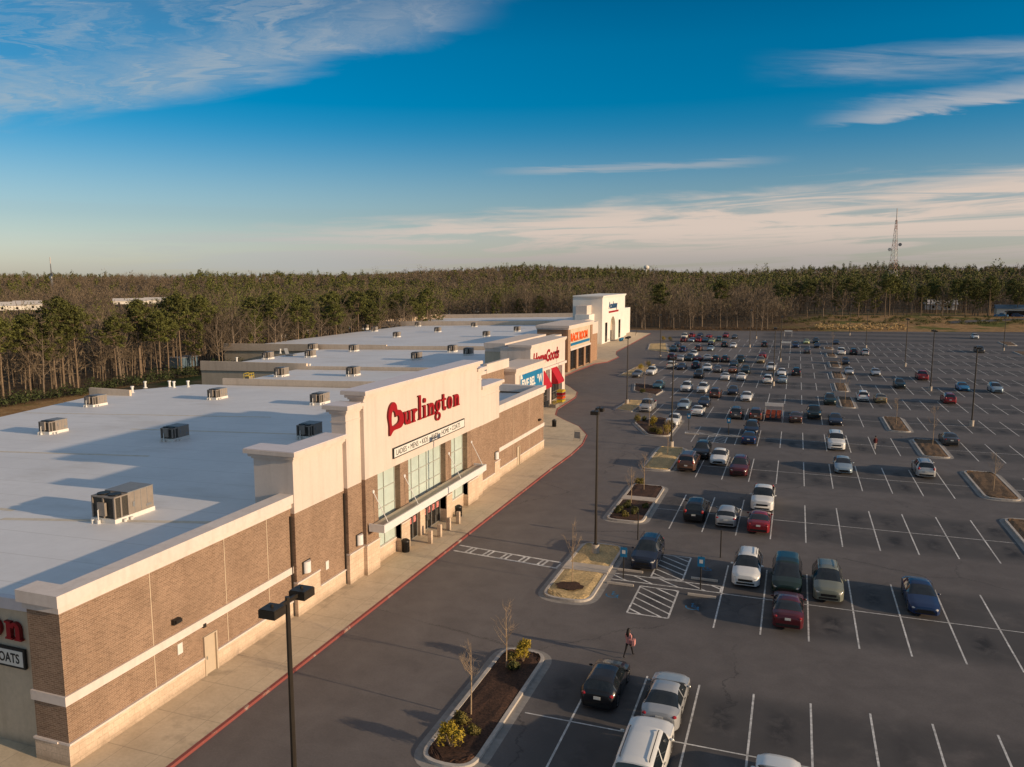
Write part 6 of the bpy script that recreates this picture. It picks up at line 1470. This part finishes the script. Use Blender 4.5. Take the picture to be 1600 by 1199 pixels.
# wood along the left, behind the stores
def left_edge(r): y = r.uniform(62, 290); return -123 - abs(r.gauss(0, 13)) - max(0, (y-150))*.05, y
edge_row(148, left_edge, lambda x, y: .72 if y < 150 else .44, (.74, .98), 2.6, {'pine': 'tall pine with high green crown at the wood edge behind the stores', 'bare': 'bare leafless tree at the wood edge behind the stores'}, 'trees at the wood edge behind the stores')
# wood behind the far end of the stores and the lot
def back_edge(r): x = r.uniform(-135, -8); return x, float(back_y(x)) + 3 + abs(r.gauss(0, 17))
edge_row(74, back_edge, lambda x, y: .12, (.85, 1.12), 2.8, {'pine': 'green pine among bare trees beyond the far end of the lot', 'bare': 'bare brown tree beyond the far end of the lot'}, 'trees beyond the far end of the lot')
def right_edge(r): x = r.uniform(-8, 135); return x, float(back_y(x)) + r.uniform(58, 128) - 6*math.sin(x/17)
edge_row(76, right_edge, lambda x, y: .74, (.80, 1.12), 3.0, {'pine': 'green pine standing above the brown grass bank', 'bare': 'bare tree among pines above the brown grass bank'}, 'trees above the brown grass bank')

# ------------------------------------------------------------------ the wood beyond: too many to count, one mass
def forest_mass(seed):
    R_ = np.random.default_rng(seed); V = []; 
    N = 78000
    rad = 45 + (R_.random(N)**1.25)*2900; az = R_.uniform(-62, 58, N)
    th = np.radians(az) ; x = -rad*np.sin(-th + YAW); y = rad*np.cos(-th + YAW)
    x = rad*np.sin(th - YAW); y = rad*np.cos(th - YAW)
    by = back_y(x)
    left = (x < -131 - np.maximum(0, y-150)*.05) & (y < by + 25)
    back = (y > by + 24) & (x < 0) & (x > -3200)
    right = (y > by + 112) & (x >= 0)
    ok = (left | back | right) & (y > -20)
    ad = np.degrees(th)
    hs1 = (np.abs(ad + 31.2) < 1.7) & (rad > 455) & (rad < 585); hs2 = (np.abs(ad + 24.6) < 2.0) & (rad > 520) & (rad < 665)
    clear = hs1 | hs2 | ((x > 95) & (y < 430)) | ((np.hypot(x-112, y-418) < 34))
    road = (np.abs((y - 372) - (x-20)*.42) < 7) & (x > 30)
    keep = ok & ~clear & ~road
    dens = np.clip(1.25 - rad/1500, .30, 1); keep &= R_.random(N) < dens*np.where(rad < 420, 1, .85)
    x, y, rad = x[keep], y[keep], rad[keep]
    # thin out what stands too close
    order = np.argsort(rad); cell = {}; sel = []
    for i in order:
        c_ = (int(x[i]//3.6), int(y[i]//3.6)) if rad[i] < 500 else (int(x[i]//6), int(y[i]//6), 1)
        if c_ in cell: continue
        cell[c_] = 1; sel.append(i)
    x, y, rad = x[sel], y[sel], rad[sel]; n = len(x); z = land(x, y)
    patch = np.sin(x/83 + 1.3)*np.sin(y/97 + .4) + .6*np.sin(x/37)*np.sin(y/41+2) + R_.normal(0, .55, n)
    rgt = np.clip((x - -20)/60, 0, 1)*np.clip(1 - (y-430)/420, 0, 1)
    pine = patch > np.where(rad < 330, .25, .55) - rgt*.8 - .35*np.clip((-x-150)/200, 0, 1)*np.clip(1-(rad-300)/500, 0, 1)
    big = np.sin(x/29+2)*np.sin(y/33) + R_.normal(0, .6, n)
    h = np.where(pine, R_.uniform(12, 18.5, n), R_.uniform(9.5, 15, n)) * (1 + .16*np.clip(big, -1, 1.6)) * (1 + .45*(R_.random(n) < .05))
    out = {}
    for nm, msk, K, in (('pine', pine, 66), ('bare', ~pine, 84)):
        xx, yy, zz, hh, rr_ = x[msk], y[msk], z[msk], h[msk], rad[msk]; m_ = len(xx)
        k_ = K
        u = R_.normal(0, 1, (m_, k_, 3)); u /= np.linalg.norm(u, axis=2, keepdims=True)
        q = R_.random((m_, k_, 1))**(1/2.4)
        if nm == 'pine': c = u*q*np.stack([hh*.17, hh*.17, hh*.33], -1)[:, None, :] + np.stack([xx, yy, zz+hh*.65], -1)[:, None, :]
        else: c = u*q*np.stack([hh*.22, hh*.22, hh*.45], -1)[:, None, :] + np.stack([xx, yy, zz+hh*.54], -1)[:, None, :]
        far = np.clip(rr_/450, .75, 2.4)[:, None, None]
        if nm == 'pine':
            a_ = R_.normal(0, 1, (m_, k_, 3)); b_ = np.cross(a_, u + R_.normal(0, .45, (m_, k_, 3))); a_ = np.cross(b_, u + R_.normal(0, .45, (m_, k_, 3))); a_ /= np.linalg.norm(a_, axis=2, keepdims=True); b_ /= np.linalg.norm(b_, axis=2, keepdims=True)
            s_ = R_.uniform(.5, 1.1, (m_, k_, 1))*far
            T = np.stack([c - a_*s_*.6, c + b_*s_*.6, c + a_*s_*.6], 2)
        else:
            a_ = u*.8 + np.array([0, 0, .75]) + R_.normal(0, .4, (m_, k_, 3)); a_ /= np.linalg.norm(a_, axis=2, keepdims=True); b_ = np.cross(a_, u + R_.normal(0, .5, (m_, k_, 3))); b_ /= np.linalg.norm(b_, axis=2, keepdims=True)
            s_ = R_.uniform(1.2, 2.6, (m_, k_, 1)); w_ = .085*far**1.15
            T = np.stack([c - b_*w_, c + b_*w_, c + a_*s_], 2)
        tris = [T.reshape(-1, 3, 3)]
        near = rr_ < 700
        w_ = .17; lean = R_.normal(0, .35, (near.sum(), 3)); lean[:, 2] = 0
        p0 = np.stack([xx, yy, zz-.3], -1)[near]; p1 = p0 + lean + np.stack([0*hh, 0*hh, hh*.82], -1)[near]
        for ax in (np.array([w_, 0, 0]), np.array([0, w_, 0])): tris.append(np.stack([p0-ax, p0+ax, p1], 1))
        out[nm] = (tris[0], np.concatenate(tris[1:]))
    return out
fo = forest_mass(5)
me = bpy.data.meshes.new('forest'); parts = [(fo['pine'][0], 0), (fo['bare'][0], 1), (fo['pine'][1], 2), (fo['bare'][1], 3)]
tri = np.concatenate([a_ for a_, b_ in parts]).astype(np.float32); nt_ = len(tri)
me.vertices.add(nt_*3); me.vertices.foreach_set('co', tri.reshape(-1)); me.loops.add(nt_*3); me.loops.foreach_set('vertex_index', np.arange(nt_*3, dtype=np.int32))
me.polygons.add(nt_); me.polygons.foreach_set('loop_start', np.arange(0, nt_*3, 3, dtype=np.int32))
me.polygons.foreach_set('material_index', np.concatenate([np.full(len(a_), b_, np.int32) for a_, b_ in parts]))
for m_ in ('pine_needles', 'bare_twigs', 'pine_bark', 'bare_bark'): me.materials.append(M[m_])
me.update(calc_edges=True); fobj = tag(link('forest', me), 'bare brown and evergreen wood stretching to the horizon', 'forest', None, 'stuff')
print('forest tris', nt_, 'trees', NT_[0])
# undergrowth: hedge-like green strip at the foot of the left wood, brush on the bank
def brush(name, pts, m_, label, size):
    mb = MB(); r_ = random.Random(8)
    for (x, y, r, h) in pts: leaf_cluster(mb, (x, y, float(land(x, y)) + h*.45), r, int(70*r), r_, size, (1, 1, h/(2*r)), 0, .2)
    o = mb.build(name, m_); tag(o, label, 'undergrowth', None, 'stuff')
brush('undergrowth', [(-120.5 - rn.random()*3 - max(0, y-150)*.05, y, rn.uniform(1.2, 2.2), rn.uniform(1.2, 3.4)) for y in np.arange(66, 300, 1.5)], 'hedge_green', 'dark green undergrowth along the foot of the wood behind the stores', .42)
brush('undergrowth', [(rn.uniform(0, 75), 0, rn.uniform(.8, 1.7), rn.uniform(.6, 1.6)) for _ in range(0)] + [(x, float(back_y(x)) + rn.uniform(26, 58), rn.uniform(.9, 2.0), rn.uniform(.8, 1.9)) for x in np.linspace(-5, 92, 90)], 'shrub_green', 'green brush on the grass bank below the pines', .42)
brush('undergrowth', [(x, float(back_y(x)) + rn.uniform(2, 7), rn.uniform(.7, 1.4), rn.uniform(.7, 1.6)) for x in np.linspace(-50, 10, 46)], 'straw_mulch', 'brown dry brush along the far edge of the lot', .34)
brush('undergrowth', [(x, float(back_y(x)) + rn.uniform(6, 26), rn.uniform(.6, 1.2), rn.uniform(.8, 1.5)) for x in np.linspace(8, 42, 90)], 'dry_grass', 'tall straw-coloured grass on the bank beyond the lot', .5)

# ------------------------------------------------------------------ far road, house and vehicles on the right; masts; roofs in the wood
rp = []
for i in range(13):
    x = 62 + i*6.0; y = 384 + (x-62)*.72; rp.append((x, y))
rm = MB()
for (xa, ya), (xb, yb) in zip(rp, rp[1:]):
    rm.poly([(xa, ya-4, float(land(xa, ya-4))+.06), (xb, yb-4, float(land(xb, yb-4))+.06), (xb, yb+4, float(land(xb, yb+4))+.06), (xa, ya+4, float(land(xa, ya+4))+.06)])
structure(rm.build('road', 'asphalt'))
def house(px_, py_, w_, d_, h_, dist, label, roof='house_roof', rz=0.0):
    dd = ray(px_, py_); s_ = dist/math.hypot(dd[0], dd[1]); x, y = dd[0]*s_, dd[1]*s_; z = max(float(land(x, y)), 2.0)
    t = thing('house', label, 'house', (x, y, z), rz, 'pale buildings beyond the trees')
    MB().box(-w_/2, w_/2, -d_/2, d_/2, -.6, h_).build('wall', 'house_white', t)
    mb = MB(); e = .5
    mb.v = [(-w_/2-e, -d_/2-e, h_), (w_/2+e, -d_/2-e, h_), (w_/2+e, d_/2+e, h_), (-w_/2-e, d_/2+e, h_), (-w_/2-e, 0, h_+d_*.28), (w_/2+e, 0, h_+d_*.28)]; mb.f = [(0, 1, 5, 4), (2, 3, 4, 5), (0, 4, 3), (1, 2, 5), (0, 3, 2, 1)]; mb.mi = [0]*5; mb.build('roof', roof, t)
    for i in range(max(2, int(w_/7))):
        xx = -w_/2 + w_*(i+.5)/max(2, int(w_/7)); MB().box(xx-.6, xx+.6, -d_/2-.05, -d_/2+.1, h_-2.2, h_-.8).build('window', 'dark_glass', t)
    print('house', px_, py_, [round(v_, 1) for v_ in (x, y, z)])
house(14, 466, 15, 8, 2.0, 560, 'pale house left of two at the left picture edge beyond the pines', rz=.9); house(42, 465, 14, 8, 2.6, 560, 'pale house right of two at the left picture edge beyond the pines', rz=.7)
house(203, 459, 22, 7, 1.6, 640, 'long low pale building, left half of the pair in the wood', rz=.75); house(243, 458, 15, 7, 2.0, 640, 'low pale building, right one of the pair in the wood', rz=.7)
house(1470, 460, 16, 9, 3, 520, 'pale roof among the pines right of the lattice mast')
dd = ray(1590, 492); s_ = 440/math.hypot(dd[0], dd[1]); hx, hy = dd[0]*s_, dd[1]*s_; hz_ = float(land(hx, hy))
t = thing('house', 'low building with grey-blue metal roof at the far right edge', 'house', (hx, hy, hz_), -.1)
MB().box(-9, 9, -5, 5, -1, 3.6).build('wall', 'house_white', t); mb = MB(); mb.v = [(-9.6, -5.6, 3.6), (9.6, -5.6, 3.6), (9.6, 5.6, 3.6), (-9.6, 5.6, 3.6), (-9.6, 0, 5.4), (9.6, 0, 5.4)]; mb.f = [(0, 1, 5, 4), (2, 3, 4, 5), (0, 4, 3), (1, 2, 5), (0, 3, 2, 1)]; mb.mi = [0]*5; mb.build('roof', 'roof_metal', t); MB().box(-5, 4, -5.1, -4.9, .1, 2.8).build('garage_door', 'dark_glass', t)
for i, (ox, pt, kd, lab) in enumerate(((-9, 'bright_blue', 'pickup', 'bright blue pickup, left of two before the metal-roofed building'), (-2.5, 'blue', 'suv', 'blue suv, right of two before the metal-roofed building'))):
    o = make_car(kd, pt, lab, hx+ox, hy-11, 1.3, False); o.location.z = float(land(hx+ox, hy-11)) + .05
# red and white lattice mast
def mast(px_, pytop, dist, base_w, label, n=14, cols=('steel_red', 'steel_pale')):
    dd = ray(px_, pytop); s_ = dist/math.hypot(dd[0], dd[1]); x, y = dd[0]*s_, dd[1]*s_; ztop = CAMH + dd[2]*s_; zb = float(land(x, y)); h_ = ztop - zb
    t = thing('lattice_mast', label, 'mast', (x, y, zb)); secs = {}
    for i in range(n):
        z0, z1 = h_*.86*i/n, h_*.86*(i+1)/n; w0, w1 = base_w*(1-.86*i/n), base_w*(1-.86*(i+1)/n); c_ = cols[(i//2) % 2]
        mb = secs.setdefault(c_, MB()); r = .16*dist/700
        for k_ in range(3):
            a_, b_ = 2*PI*k_/3 + .5, 2*PI*(k_+1)/3 + .5
            P = lambda w, an, z: (w*math.cos(an), w*math.sin(an), z)
            mb.tube([P(w0, a_, z0), P(w1, a_, z1)], r, 4, 0, False); mb.tube([P(w0, a_, z0), P(w1, b_, z1)], r*.6, 3, 0, False); mb.tube([P(w0, b_, z0), P(w1, a_, z1)], r*.6, 3, 0, False); mb.tube([P(w1, a_, z1), P(w1, b_, z1)], r*.6, 3, 0, False)
    for c_, mb in secs.items(): mb.build('lattice', c_, t)
    MB().tube([(0, 0, h_*.84), (0, 0, h_)], .35*dist/700, 6).build('antenna', 'steel_pale', t)
    for s2, zf in ((-1, .50), (1, .56)):
        mb = MB(); mb.tube([(s2*base_w*.75, 0, h_*zf), (s2*base_w*.75, -.5, h_*zf)], 1.3*dist/700, 14); mb.build('dish', 'unit_top' if s2 > 0 else 'house_white', t)
    return t
mast(1402, 326, 760, 5.2, 'red and pale lattice mast rising above the pines on the right')
t = mast(78, 402, 900, 1.2, 'slim dark cell mast on the left horizon', 8, ('unit_top', 'unit_top'))
dd = ray(1010, 416); s_ = 1300/math.hypot(dd[0], dd[1]); x, y = dd[0]*s_, dd[1]*s_; z = CAMH + dd[2]*s_
t = thing('water_tower', 'small pale water tower on the skyline right of the white store tower', 'water tower', (x, y, z-22)); MB().ball((0, 0, 20), 4.5, 14, 0, (1, 1, .8)).build('tank', 'house_white', t, True); MB().tube([(0, 0, -8), (0, 0, 17)], [1.6, 1.1], 10).build('stem', 'house_white', t)
